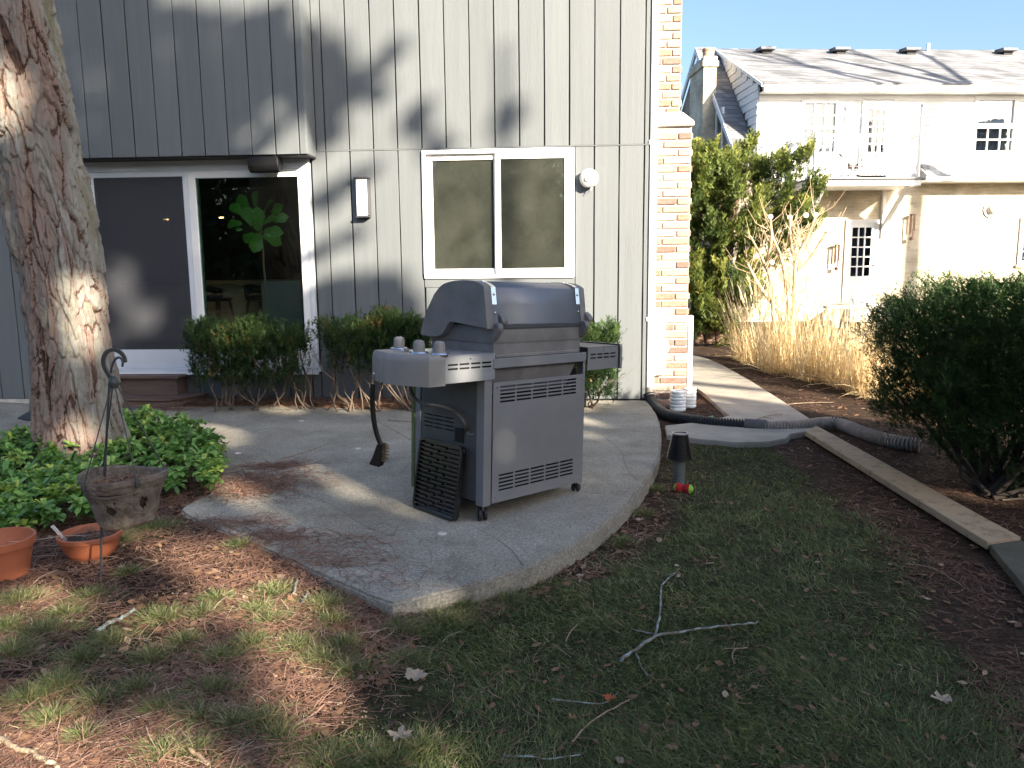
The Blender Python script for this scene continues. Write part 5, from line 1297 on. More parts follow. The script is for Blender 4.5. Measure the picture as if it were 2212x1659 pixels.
def nwindow(a, b, c, d, nx, nz, parent=nh, dark=(.10,.12,.15), y=0.0, sash=True, cur=None):
    w = frame_rect(MB(), a-.09, b+.09, c-.09, d+.09, .10, y-.045, y+.04).build('window', M_WHITE2, parent, bevel=.006)
    mb = MB(); 
    if sash: mb.box(a+.01, b-.01, y-.03, y+.01, (c+d)/2-.035, (c+d)/2+.035)
    for i in range(1, nx): x = a+(b-a)*i/nx; mb.box(x-.018, x+.018, y-.012, y+.008, c+.01, d-.01)
    for i in range(1, nz): zz = c+(d-c)*i/nz; mb.box(a+.01, b-.01, y-.014, y+.009, zz-.018, zz+.018)
    mb.build('muntins', M_WHITE2, w)
    MB().box(a, b, y+.012, y+.016, c, d).build('pane', M_NPANE, w); MB().box(a, b, y+.10, y+.105, c, d).build('curtain', cur or M_CURT, w)
    return w
M_NPANE = glassmat('neighbour_glass', (.8,.85,.9), 1.5); M_CURT = mat('net_curtain', (.72,.74,.78), .9, var=.2, vs=3, stretch=(8,1,.3)); M_CURTG = mat('shaded_curtain', (.30,.30,.32), .9, var=.3, vs=3, stretch=(8,1,.3)); M_CURTD = mat('dark_interior', (.05,.055,.08), .8)  # shaded_curtain is the net curtain with shade put into its colour
nwindow(*wins[0], 3, 4)
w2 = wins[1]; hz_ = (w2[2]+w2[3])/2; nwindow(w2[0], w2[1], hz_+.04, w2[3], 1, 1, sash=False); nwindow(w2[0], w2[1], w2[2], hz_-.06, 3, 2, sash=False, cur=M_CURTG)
# balcony door and lower door with lites
def lite_door(a, b, c, d, name='door', zlow=.33, y=-.0):
    o = frame_rect(MB(), a-.07, b+.07, c, d+.07, .08, y-.05, y+.05, .02).build(name, M_WHITE2, nh, bevel=.006)
    s = MB(); w = .12; zl = c+(d-c)*zlow
    s.box(a, a+w, y-.02, y+.02, c, d); s.box(b-w, b, y-.02, y+.02, c, d); s.box(a+w, b-w, y-.02, y+.02, d-.13, d); s.box(a+w, b-w, y-.02, y+.02, c, zl)
    for i in (1, 2): x = a+w+(b-a-2*w)*i/3; s.box(x-.018, x+.018, y-.018, y+.018, zl, d-.13)
    for i in (1, 2, 3, 4): zz = zl+(d-.13-zl)*i/5; s.box(a+w, b-w, y-.016, y+.016, zz-.016, zz+.016)
    s.build('leaf', M_WHITE2, o, bevel=.004)
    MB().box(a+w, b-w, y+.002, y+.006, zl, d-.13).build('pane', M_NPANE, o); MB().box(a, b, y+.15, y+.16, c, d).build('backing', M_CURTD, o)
    MB().lathe([(0,-.05),(.022,-.045),(.025,-.02),(.01,0)], c=(b-.06, y-.02, c+.95), seg=10, M=Matrix.Rotation(rad(-90), 3, 'X')).build('handle', M_DARK, o)
    return o
lite_door(dx0+.08, dx1-.07, dzb, dzt-.08)
lite_door(c0_+.02, c1_-.02, 3.6, wins[2][3]-.04)
nwindow(wx0+.09, wx1-.09, wzb+.09, wzt-.09, 3, 4)
MB().box(wx0-.05, wx1+.05, -.07, .01, wzb-.07, wzb-.001).build('window_sill', M_YB, nh, bevel=.005)
# eave, gutter, roof
MB().prism([(-.42,ZE+.0),(-.42,ZE+.17),(-.30,ZE+.17),(-.30,ZE+.02),(-.0,ZE+.02),(-.0,ZE)], -.03, x1, 'x').build('gutter', M_WHITE2, nh, bevel=.01)
rp = yat(1562, 106, (NO+NY*3.4).y + 0); Ry = 3.5; rz = nb(1565, 105, Ry)[1]
MB().prism([(-.44,ZE+.16),(-.44,ZE+.19),(Ry,rz),(Ry,rz-.05)], -.06, x1, 'x').build('roof', M_SH, nh)
MB().prism([(Ry,rz),(Ry,rz-.05),(7.4,4.6),(7.4,4.65)], -.06, x1, 'x').build('rear_roof', M_SH, nh)
# dormer cheek with its own boards (triangle facing left)
ez, ey = 3.75, -.55
slope = (rz-ez)/(Ry-ey)
def zs_(y): return ez + (y-ey)*slope
chk = MB().prism([(0,zs_(0)-.2),(0,ZE+.18),(Ry-.05,rz-.08)], -.02, .02, 'x').build('dormer_cheek', M_WHITE2, nh)
z = zs_(0)-.15; k = 0
while z < rz-.25:
    ya0 = max(0, -.42 + (z+.2-ZE-.17)/(rz-ZE-.19)*(Ry+.42) + .05)
    yb0 = ey + (z-ez)/slope - .03
    if yb0-ya0 > .06: MB().prism([(-.022,z),(-.048,z),(-.030,z+.19),(-.022,z+.19)], ya0, yb0, 'y').build('clapboard', M_WHITE2, nh)
    z += .2
MB().prism([(-.42,ZE+.10),(-.42,ZE+.185),(Ry,rz+.0),(Ry,rz-.09)], -.10, -.062, 'x').build('barge_board', M_WHITE2, nh)
# steep outer roof strip and gable end to the left
MB().prism([(ey,ez),(ey,ez+.06),(Ry,rz+.04),(Ry,rz-.03)], -.62, -.062, 'x').build('steep_roof', M_SH, nh)
MB().prism([(ey-.03,ez-.12),(ey-.03,ez+.04),(Ry,rz+.03),(Ry,rz-.16)], -.66, -.622, 'x').build('rake_board', M_WHITE2, nh)
MB().prism([(Ry+.01,rz-.16),(Ry+.01,rz+.03),(7.45,4.62),(7.45,4.45)], -.66, -.60, 'x').build('rake_board', M_WHITE2, nh)
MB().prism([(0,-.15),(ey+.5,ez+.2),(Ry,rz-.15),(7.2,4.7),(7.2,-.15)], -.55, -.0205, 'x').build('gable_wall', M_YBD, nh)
# gable window
gw_ = MB(); gy, gz2 = 1.0, 4.5
fr_ = frame_rect(MB(), 0, .62, 0, 1.25, .09, -.03, .02); fr_.v = [(-.555+v[1], 1.05+v[0], 4.25+v[2]) for v in fr_.v]
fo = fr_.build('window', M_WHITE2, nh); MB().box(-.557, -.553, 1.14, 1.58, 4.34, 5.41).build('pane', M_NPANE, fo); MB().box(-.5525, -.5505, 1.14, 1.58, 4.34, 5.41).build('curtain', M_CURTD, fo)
# chimney of the neighbour
cy0 = 1.75
cxl = nb(1519, 200, cy0)[0]; cxr = -.56; ctz = nb(1530, 121, cy0)[1]
nc = MB().box(cxl, cxr, cy0, cy0+1.3, -.1, ctz-.28).build('chimney', M_YB, nh)
MB().box(cxl-.05, cxr+.05, cy0-.05, cy0+1.35, ctz-.28, ctz-.12).build('cap_course', M_YB, nc, bevel=.02)
MB().box(cxl-.02, cxr+.02, cy0-.02, cy0+1.32, ctz-.12, ctz).build('cap', M_STONE, nc, bevel=.02)
MB().lathe([(.14,ctz),(.14,ctz+.22),(.16,ctz+.23),(.16,ctz+.28),(.11,ctz+.28),(.11,ctz)], c=((cxl+cxr)/2+.05, cy0+.4, 0), seg=16).build('flue_pot', M_BRICKS[0], nc, smooth=40)
# small lower roof strip with its own shingles
lx0 = nb(1996, 360, -.35)[0]
MB().prism([(-.50,3.50),(-.50,3.53),(-.005,3.88),(-.005,3.50)], lx0, x1, 'x').build('lower_roof', M_SH, nh)
MB().prism([(-.58,3.39),(-.58,3.52),(-.50,3.52),(-.50,3.44),(0,3.44),(0,3.39)], lx0-.03, x1, 'x').build('lower_gutter', M_WHITE2, nh, bevel=.01)
M_SHI = mat('shingle_grey', (.26,.265,.28), .95, var=.2, vs=30, orand=.35)
shm = [MB().box(-w/2, w/2, -.006, .006, 0, .17).mesh('shingle', M_SHI) for w in (.14, .19, .24)]
ang = math.atan2(.35, .495)
for r_ in range(4):
    x = lx0 + random.random()*.1
    while x < x1-.3:
        k = random.randrange(3); w = (.14, .19, .24)[k]; t = .02+.135*r_
        put('shingle', shm[k], nh, loc=(x+w/2, -.50+t*math.cos(ang), 3.53+t*math.sin(ang)+.010), rot=(-(math.pi/2-ang), 0, 0)); x += w+.012
# roof vents
vm = None
for (px, py, lb) in ((1655,113,'first'), (1815,112,''), (1967,110,''), (2176,103,'')):
    xv = nb(px, py, 2.9)[0]; yv = 2.95; zv = ZE+.19 + (yv+.44)/(Ry+.44)*(rz-ZE-.19)
    v = put('roof_vent', None, nh, loc=(xv, yv, zv)); MB().box(-.13, .13, -.12, .12, -.1, .06).build('neck', M_DARK, v); MB().prism([(-.24,.05),(-.21,.13),(.2,.16),(.22,.05)], -.22, .22, 'x').build('hood', M_SH, v, bevel=.01)
MB().tube([(nb(2005,98,3.3)[0], 3.3, rz-.3),(nb(2005,98,3.3)[0], 3.3, rz+.12)], .05, 8).build('vent_stack', M_WHITE2, nh)
# balcony
bx0 = nb(1756, 400, -1.3)[0]; bx1 = nb(1990, 400, -1.3)[0]; bz = 3.42
bal = MB().box(bx0, bx1, -1.3, -.035, bz-.20, bz-.04).build('balcony', M_WHITE2, nh, bevel=.01)
MB().box(bx0-.05, bx1+.05, -1.36, -.035, bz-.039, bz-.005).build('deck_edge', mat('grey_deck', (.22,.23,.25), .8), bal)
def post(x, y, h, bulb=True):
    p_ = MB().box(x-.055, x+.055, y-.055, y+.055, bz-.005, bz+h).build('post', M_WHITE2, bal, bevel=.008)
px0 = nb(1800, 230, -1.25)[0]
zf = nb(1806, 240, -1.24)[1]-bz; zr = nb(1990, 232, -1.24)[1]-bz
post(bx0+.06, -1.24, 1.1); post(bx0+.78, -1.24, zf)
MB().box(bx1-.09, bx1-.03, -1.27, -1.21, bz-.005, bz+zr).build('post', M_WHITE2, bal, bevel=.006)
MB().lathe([(0,-.09),(.06,-.06),(.085,0),(.06,.06),(0,.09)], c=(bx0+.78, -1.24, bz+zf+.07), seg=14).build('finial', M_WHITE2, bal, smooth=60)
MB().lathe([(0,-.05),(.04,-.03),(.05,0),(.03,.05),(0,.07)], c=(bx1-.06, -1.24, bz+zr+.04), seg=12).build('finial', M_WHITE2, bal, smooth=60)
bm_ = MB().box(-.017, .017, -.017, .017, 0, .80).mesh('baluster', M_WHITE2)
for xs_, xe_ in ((bx0+.12, bx0+.72), (bx0+.84, bx1-.12)):
    MB().box(xs_, xe_, -1.275, -1.205, bz+.95, bz+1.03).build('top_rail', M_WHITE2, bal); MB().box(xs_, xe_, -1.27, -1.21, bz+.08, bz+.15).build('bottom_rail', M_WHITE2, bal)
    n = max(2, int((xe_-xs_)/.145))
    for i in range(1, n): put('baluster', bm_, bal, loc=(xs_+(xe_-xs_)*i/n, -1.24, bz+.15))
for sx in (bx0+.06, bx1-.06):
    MB().box(sx-.03, sx+.03, -1.18, -.06, bz+.95, bz+1.03).build('side_rail', M_WHITE2, bal)
    for i in range(1, 8): put('baluster', bm_, bal, loc=(sx, -1.2+1.15*i/8, bz+.15))
for sx in (bx0+.35, bx1-.25):
    MB().prism([(-1.2,bz-.2),(-.04,bz-1.25),(-.04,bz-1.11),(-1.08,bz-.2)], sx-.04, sx+.04, 'x').build('bracket', M_WHITE2, bal)
    MB().box(sx-.04, sx+.04, -.10, -.001, bz-1.4, bz-.2).build('bracket', M_WHITE2, bal)
cn = thing('folding_chair', 'dark folded chair standing on the white balcony', 'chair', NO + NX*(bx0+1.15) - NY*.8 + Vector((0, 0, bz)), (0, 0, NA))
MB().tube([(-.3,0,.62),(.25,0,.05)], .025, 6).build('frame', M_DARK, cn); MB().tube([(.3,0,.5),(-.1,0,.05)], .02, 6).build('leg', M_DARK, cn); MB().box(-.12,.22,-.2,.2,.28,.31).build('seat', M_WALNUT, cn)
# round exhaust, chimes
ex, ez_ = nb(2140, 453, 0); v = thing('wall_vent', 'round white exhaust vent hood on the sunlit yellow brick wall', 'vent', NO + NX*ex + Vector((0, 0, ez_)), (0, 0, NA))
MB().lathe([(0,.01),(.20,.01),(.21,.03),(.17,.05),(.16,.03)], seg=28, M=Mf).build('flange', M_WHITE2, v, smooth=40); MB().lathe([(0,.16),(.08,.15),(.12,.1),(.125,.02)], seg=24, M=Mf).build('hood', M_STONE, v, smooth=50)
for px, py, lb in ((1971,480,'wind chime hanging on the brick wall right of the balcony bracket'), (1808,545,'wind chime hanging on the brick wall left of the white glazed door')):
    a, b = nb(px, py, -.15); t = thing('wind_chime', lb, 'wind chime', NO + NX*a - NY*.15 + Vector((0, 0, b)), (0, 0, NA), 'wind chimes on the neighbouring wall')
    MB().lathe([(0,.0),(.09,.0),(.09,.02),(0,.03)], c=(0,0,.18), seg=14).build('top', M_WALNUT, t)
    for k in range(4): MB().tube([(.06*math.cos(k*1.57),.06*math.sin(k*1.57),.18),(.06*math.cos(k*1.57),.06*math.sin(k*1.57),-.22-.05*k)], .014, 6).build('tube', M_WALNUT, t)
    MB().lathe([(0,-.05),(.05,-.03),(.05,.03),(0,.05)], c=(0,0,-.42), seg=12).build('sail', M_WALNUT, t)
# stoop
MB().box(dx0-.2, dx1+.2, -.9, .0, -.12, dzb).build('stoop', M_STONE, nh, bevel=.02)
bch = thing('garden_bench', 'low weathered stone bench and slab half hidden in the dry grass by the neighbouring door', 'bench', NO + NX*(dx0-.9) - NY*2.6)
MB().box(-.7, .7, -.2, .2, .34, .42).build('seat', M_STONE, bch, bevel=.02)
for sx in (-.5, .5): MB().box(sx-.07, sx+.07, -.17, .17, -.12, .34).build('leg', M_STONE, bch, bevel=.02)
# bare branches of a distant tree behind the neighbouring chimney
dt = thing('bare_tree', 'distant leafless tree seen between the brick stack and the neighbouring chimney', 'tree', (14.2, 46, -.1))
M_BARE = mat('bare_tree_bark', (.20,.17,.15), .9)
def bare_tree(parent, H, spread, n, r0, seed, kind=None, low=.3):
    rnd = random.Random(seed); mb = MB(); tw = MB()
    def grow(p, d, L, r, dep):
        e = p + d*L; m_ = p.lerp(e, .5) + Vector((rnd.gauss(0, .04), rnd.gauss(0, .04), 0))*L
        (mb if dep < 2 else tw).tube([p, m_, e], [r, r*.85, r*.68], 6 if dep < 2 else 4, cap=False)
        if dep >= 5 or r < .004: return
        for k in range(rnd.choice((2, 2, 3))):
            nd2 = (d + Vector((rnd.gauss(0, spread), rnd.gauss(0, spread), rnd.gauss(.12, .25)))).normalized(); grow(m_.lerp(e, rnd.random()*.6+.4), nd2, L*rnd.uniform(.55, .8), r*.6, dep+1)
    mb.tube([(0,0,0),(.05*H*.1,0,H*low)], [r0*1.2, r0], 8)
    for k in range(n): grow(Vector((.005*H, 0, H*low)), Vector((rnd.gauss(0, spread), rnd.gauss(0, spread), 1)).normalized(), H*.28, r0*.75, 0)
    mb.build('trunk', M_BARE, parent); tw.build('twigs', M_BARE, parent, kind='stuff')
bare_tree(dt, 10.5, .5, 4, .16, 5)
dt2 = thing('bare_tree', 'leafless twin trunked tree beyond the right edge, shading the neighbouring roof', 'tree', (17.4, 10.9, -.1))
bare_tree(dt2, 15, .28, 2, .22, 8, low=.5)
MB().tube([(.9,.8,0),(1.0,.8,6),(1.15,.8,13.5)], [.22,.18,.1], 8).build('second_trunk', M_BARE, dt2)
# ---------------------------------------------------------------- garden things
# corrugated drain pipe
def corrugated(pts, r, m, name, parent, pitch=.026, amp=.30):
    P = smoothline(pts, 3); seg = [0]
    for a, b in zip(P[:-1], P[1:]): seg.append(seg[-1] + (b-a).length)
    tot = seg[-1]; n = int(tot/pitch*4); Q = []; R_ = []
    for i in range(n+1):
        s = tot*i/n; k = max(0, min(len(P)-2, int(np.searchsorted(seg, s)-1))); t = (s-seg[k])/max(1e-6, seg[k+1]-seg[k]); Q.append(P[k].lerp(P[k+1], t)); R_.append(r*(1, 1, 1-amp, 1-amp)[i % 4])
    return MB().tube(Q, R_, 18, cap=False).build(name, m, parent)
R_P = .058
def pz(px, py, z=-.045): return gat(px, py, z)
dp = thing('drain_pipe', 'black corrugated drain pipe running from the white downspout to the dark yew', 'pipe')
p0 = hworld(.035, .05, .03)
b1 = [hworld(.038,.02,.06), hworld(.05,.07,-.0), pz(1428,893), pz(1470,905), pz(1530,913), pz(1585,917), pz(1612,919)]
b2 = [pz(1651,921), pz(1690,922), pz(1735,920), pz(1775,914,-.03), pz(1800,913,-.03), pz(1825,919,-.04), pz(1860,934), pz(1900,947), pz(1946,958), pz(1990,962)]
M_PIPE = mat('black_corrugated_plastic', (.020,.020,.021), .45, var=.2, vs=8); M_PIPE2 = mat('sunlit_corrugated_plastic', (.24,.20,.165), .7, var=.3, vs=8, col2=(.42,.36,.30))  # second plastic is the same pipe with sunlight put into its tan colour
corrugated(b1, R_P, M_PIPE, 'corrugated_length', dp); corrugated(b2, R_P, M_PIPE2, 'corrugated_length', dp)
MB().tube([pz(1608,919), pz(1628,920), pz(1655,921)], [R_P*1.12, R_P*1.1, R_P*1.04], 18).build('coupling', mat('grey_coupling', (.07,.065,.065), .6), dp, smooth=40)
MB().tube([hworld(.040,-.005,.14), hworld(.040,.0,.09), hworld(.05,.04,.02), hworld(.065,.10,-.03)], [.045,.052,.056,.056], 14).build('adapter', mat('grey_brown_adapter', (.16,.14,.125), .6), dp, smooth=40)
hs = thing('garden_hose', 'thin green garden hose lying behind the black corrugated pipe', 'hose')
MB().tube(smoothline([pz(1432,884,-.06), pz(1460,894,-.06), pz(1490,901,-.06), pz(1512,906,-.06), pz(1540,900,-.07)], 2), .011, 8).build('tube', mat('green_rubber', (.08,.32,.16), .4), hs, smooth=60)
# plank edging
def plank(name, label, P4, th, m, grp):
    c = sum(P4, Vector((0, 0, 0)))/4; t = thing(name, label, 'plank', c, group=grp)
    mb = MB(); n = 10; n0 = 0
    for i in range(n+1):
        s = i/n; a = P4[0].lerp(P4[1], s)-c; b = P4[3].lerp(P4[2], s)-c
        j = lambda: random.uniform(-.0025, .0025)
        for q in (a + Vector((j(), j(), 0)), b + Vector((j(), j(), 0)), b - Vector((0, 0, th)), a - Vector((0, 0, th))): mb.v.append(tuple(q))
    for i in range(n):
        for k in range(4): q = (k+1) % 4; mb.f.append((i*4+k, i*4+4+k, i*4+4+q, i*4+q))
    mb.f.append((0, 1, 2, 3)); e = n*4; mb.f.append((e+3, e+2, e+1, e)); mb.build('board', m, t, bevel=.004)
M_PLK = mat('weathered_plank', (.17,.12,.078), .85, var=.3, vs=5, bump=.6, bs=40, world=True, col2=(.35,.265,.17), ramp=(.30,.50), stretch=(3,3,3))
zp = -.035
plank('edging_plank', 'long weathered tan wooden plank laid along the edge of the lawn beside the yew', [pz(1738,930,zp), pz(2132,1170,zp), pz(2206,1160,zp), pz(1764,919,zp)], .045, M_PLK, 'edging planks')
zp = -.05
plank('edging_plank', 'short dark plank at the right edge beyond the long tan plank', [pz(2138,1176,zp), pz(2330,1410,zp), pz(2420,1390,zp), pz(2208,1166,zp)], .045, mat('dark_plank', (.07,.065,.045), .9, var=.3), 'edging planks')
# bollard light
g = gat(1467, 1046, -.1); g.z = gh(g.x, g.y)
bo = thing('vent_pipe', 'short grey pipe with a black ribbed conical cap standing in the lawn edge', 'vent pipe', g)
MB().tube([(0,0,-.05),(0,0,.21)], .040, 18).build('post', mat('grey_pvc', (.10,.115,.115), .55, var=.15), bo, smooth=50)
pr = []; n = 15
for k in range(n):
    t = k/n; r = .088 - .032*t; pr += [(r, .195+.165*t), (r-.001, .195+.165*(t+.55/n)), (r-.008, .195+.165*(t+.65/n)), (r-.008, .195+.165*(t+.95/n))]
MB().lathe([(.078,.190)]+pr+[(.054,.36),(.056,.368),(.050,.372),(.046,.366),(.044,.352),(0,.352)], seg=32).build('cap', M_BLACK, bo, smooth=25)
MB().prism([(-.02,-.03),(.03,-.02),(.02,.015),(-.03,.02)], .3525, .368, 'z').build('latch', mat('grey_blue_plastic', (.14,.17,.2), .4), bo)
MB().lathe([(.057,.366),(.0575,.373),(.045,.374),(.045,.366)], seg=32).build('rim', mat('pale_rim', (.30,.30,.31), .4), bo, smooth=30)
# dog toy
g = gat(1476, 1058, -.09); t = thing('dog_toy', 'red plush dog toy with two lime green ball ends lying in the grass', 'dog toy', (g.x, g.y, gh(g.x, g.y)+.030), (0, 0, rad(-28)))
Mt = Matrix.Rotation(rad(90), 3, 'Y'); M_TB = mat('tennis_felt', (.30,.62,.06), .95, bump=.8, bs=400); M_RED = mat('red_felt', (.42,.015,.02), .95, bump=.8, bs=400)
for s in (-1, 1): MB().lathe([(.034*math.sin(a), .034*math.cos(a)*1.0) for a in np.linspace(0, 3.1416, 13)], c=(s*.034, 0, 0), seg=22, M=Mt).build('ball', M_TB, t, smooth=60)
MB().lathe([(.0352*math.sin(a), -.034 + .0352*math.cos(a)*1) for a in np.linspace(1.9, .75, 9)][::1] + [(.0352*math.sin(a), .034 + .0352*math.cos(a)) for a in np.linspace(2.4, 1.25, 8)], seg=22, M=Mt).build('sleeve', M_RED, t, smooth=60)
# terracotta pots
M_TC = mat('terracotta_plastic', (.40,.125,.06), .6, var=.08, vs=6); M_SOIL = mat('potting_soil', (.035,.022,.016), .95, var=.4, vs=40, bump=1, bs=120)
def soil(parent, r, z, n=70, rx=1.0, seed=1):
    rnd = random.Random(seed); mb = MB().lathe([(0,z+.012),(r*.5,z+.008),(r,z-.004)], seg=20); mb.v = [(v[0]*rx, v[1], v[2]) for v in mb.v]; mb.build('soil', M_SOIL, parent, smooth=60)
    mb = MB()
    for i in range(n):
        a = rnd.random()*6.28; q = r*.92*math.sqrt(rnd.random()); p = Vector((q*math.cos(a)*rx, q*math.sin(a), z+.012)); b = rnd.random()*6.28; l = rnd.uniform(.02, .09)
        mb.tube([p, p+Vector((l*.5*math.cos(b), l*.5*math.sin(b), .012*rnd.random()+.004)), p+Vector((l*math.cos(b)*rx, l*math.sin(b), 0))], [.0018, .0016, .001], 4)
    mb.build('dead_stalks', M_NEEDLE2, parent, kind='stuff')
M_NEEDLE2 = mat('dead_stalk', (.20,.12,.08), .8, var=.4, vs=30)
g = gat(177, 1224, -.03); rb = .146; t = thing('plant_bowl', 'wide shallow terracotta coloured bowl of soil with a white plant tag', 'plant pot', (g.x, g.y+.10, gh(g.x, g.y+.1)-.002))
MB().lathe([(.075,0),(.10,.012),(.125,.05),(.14,.10),(.143,.104),(.150,.106),(.152,.125),(.148,.13),(.138,.128),(.134,.10),(.11,.05),(0,.04)], seg=40).build('bowl', M_TC, t, smooth=35)
soil(t, .132, .096, 60, seed=4)
tag_ = MB().box(-.009, .009, -.001, .001, -.05, .085); R5 = Matrix.Rotation(rad(-24), 3, 'Y') @ Matrix.Rotation(rad(20), 3, 'X'); tag_.v = [tuple(R5 @ Vector(v) + Vector((-.120, -.03, .11))) for v in tag_.v]
tg = thing('plant_tag', 'white plastic plant tag stuck in the soil of the shallow bowl', 'plant tag', t.location); tag_.build('blade', M_WHITE, tg)
g = gat(-22, 1270, -.03); t2 = thing('plant_pot', 'taller terracotta coloured pot with a wide rim cut off by the left edge', 'plant pot', (g.x, g.y+.10, gh(g.x, g.y+.1)-.002))
pr = [(.105,0),(.11,.005)]
for k in range(14): pr += [(.112+.0017*k, .012+.0095*k), (.1135+.0017*k, .0165+.0095*k)]
MB().lathe(pr+[(.137,.152),(.150,.153),(.153,.188),(.149,.192),(.141,.190),(.136,.15),(.12,.10),(0,.10)], seg=44).build('pot_wall', M_TC, t2, smooth=30); soil(t2, .128, .115, 40, seed=6)
st = thing('string', 'thin pale string stretched between the two terracotta pots', 'string')
a = yat(18, 1171, g.y); b = Vector(t.location) + Vector((-.10, -.03, .125)); MB().tube(smoothline([a, a.lerp(b, .5) - Vector((0, 0, .006)), b, b + Vector((.09, .01, -.01))], 2), .0013, 5).build('cord', mat('pale_string', (.45,.42,.38), .8), st)
# shepherd pole and hanging planter
g = gat(217, 1258, -.03); YP = g.y
pole = thing('plant_hook_pole', 'thin dark metal pole stuck in the ground carrying the hanging planter', 'pole', (g.x, g.y, gh(g.x, g.y)))
def rel(px, py, dy=0): return yat(px, py, YP+dy) - pole.location
M_METD = mat('dark_metal_rod', (.07,.08,.09), .5, metal=.5)
top = [Vector((0, 0, -.03)), rel(219, 1140), rel(227, 1012), rel(236, 830, .0), rel(239, 800, .0), rel(246, 778), rel(258, 770), rel(266, 780), rel(264, 792)]
MB().tube(top[:4] + smoothline(top[3:], 2)[1:], .0055, 8).build('rod', M_METD, pole, smooth=60)
hang = thing('hanging_planter', 'brown bark textured hanging planter of dead stems on four thin dark rods', 'planter')
YH = YP - .09
def hp2(px, py, dy=0): return yat(px, py, YH+dy)
M_HK = mat('dark_green_plastic', (.035,.04,.038), .5)
hk = smoothline([hp2(272,783), hp2(268,768), hp2(255,757), hp2(240,755), hp2(227,763), hp2(222,780), hp2(228,800), hp2(243,820), hp2(249,838)], 2)
mb = MB(); n0 = 0; nn = len(hk)
for i, p in enumerate(hk):
    tt = (hk[min(i+1, nn-1)]-hk[max(i-1, 0)]).normalized(); s = Vector((0, 1, 0)).cross(tt).normalized(); w = .0045+.0035*min(1, i/8); mb.v += [tuple(p + s*w - Vector((0,.006,0))), tuple(p - s*w - Vector((0,.006,0))), tuple(p - s*w + Vector((0,.006,0))), tuple(p + s*w + Vector((0,.006,0)))]
for i in range(nn-1):
    for k in range(4): q = (k+1) % 4; mb.f.append((i*4+k, i*4+q, i*4+4+q, i*4+4+k))
mb.f.append((3,2,1,0)); e = (nn-1)*4; mb.f.append((e,e+1,e+2,e+3)); mb.build('hook', M_HK, hang, smooth=40)
hub = hp2(246, 828); MB().lathe([(0,-.025),(.016,-.022),(.022,-.005),(.020,.015),(.010,.03),(0,.032)], c=hub, seg=12).build('hub', M_HK, hang, smooth=50)
rc = hp2(266, 1028); prx, pry = .187, .16
ang_pts = []
for j, (px, py, ph) in enumerate(((197,1044,-125), (315,1038,-50), (322,1006,40), (214,1004,140))):
    e = rc + Vector((prx*math.cos(rad(ph)), pry*math.sin(rad(ph)), .004 - (.012 if j == 0 else 0)))
    s = hub + Vector((.012*math.cos(rad(ph)), .012*math.sin(rad(ph)), -.01))
    MB().tube([s, e], .0028, 6).build('rod', M_HK, hang); MB().lathe([(0,.02),(.006,.018),(.011,0),(.012,-.02),(0,-.024)], c=e, seg=8).build('clip', M_HK, hang)
def planter_bowl():
    nt_ = 160
    rows = [(.60,-.215),(.64,-.205),(.70,-.16),(.76,-.12),(.83,-.08),(.90,-.052),(.885,-.046),(.945,-.035),(.93,-.028),(.99,-.012),(.985,.0),(1.0,.010),(.975,.014),(.93,.006),(.90,-.03),(.84,-.045)]
    R2 = []
    for (f0, z0), (f1, z1) in zip(rows[:-1], rows[1:]):
        k = max(1, int(abs(z1-z0)/.006)); R2 += [(f0+(f1-f0)*i/k, z0+(z1-z0)*i/k) for i in range(k)]
    R2.append(rows[-1]); V = []; F = []
    A = np.linspace(0, 2*np.pi, nt_, endpoint=False)
    for i, (f, z) in enumerate(R2):
        amp = .16 if (z < -.05 and i < len(R2)-12) else .03
        nz = (fbm(np.cos(A)*3+5, np.sin(A)*3+5, z*20+0*A, 5, 55)-.47)*amp + (fbm(np.cos(A)*9+5, np.sin(A)*9+5, z*45+0*A, 3, 58)-.45)*amp*.5
        w = f*(1+nz); sag = .010*np.cos(2*A+.8)*(1 if z > -.06 else .5)
        V += list(zip(prx*w*np.cos(A), pry*w*np.sin(A), z+sag))
    for i in range(len(R2)-1):
        zc = (R2[i][1]+R2[i+1][1])/2
        for k in range(nt_):
            a = math.degrees(2*math.pi*(k+.5)/nt_); hole = False
            if i < len(R2)-14:
                for ca, cz, ra, rz_ in ((268, -.125, 9, .024), (324, -.11, 7, .028), (215, -.13, 7, .02)):
                    if ((a-ca)/ra)**2 + ((zc-cz)/rz_)**2 < 1 + .4*math.sin(a*.9+zc*200): hole = True
            if not hole: F.append((i*nt_+k, i*nt_+(k+1) % nt_, (i+1)*nt_+(k+1) % nt_, (i+1)*nt_+k))
    F.append(tuple(range(nt_-1, -1, -1)))
    me = bpy.data.meshes.new('basket'); me.from_pydata([tuple(map(float, v)) for v in V], [], F); me.materials.append(M_PLN); me.polygons.foreach_set('use_smooth', [True]*len(F)); me.update()
    o = put('basket', me, hang, loc=rc); md = o.modifiers.new('s', 'SOLIDIFY'); md.thickness = .007; md.offset = -1
M_PLN = mat('bark_textured_resin', (.075,.058,.046), .9, var=.35, vs=16, bump=1.0, bs=55, col2=(.19,.155,.125))
planter_bowl()
so_ = put('soil_core', None, hang, loc=rc); MB().lathe([(0,-.195),(.10,-.19),(.125,-.10),(.148,-.05),(.135,-.035),(0,-.022)], seg=24).build('fill', M_SOIL, so_, smooth=50); soil(so_, .145, -.04, 130, 1.1, seed=9)

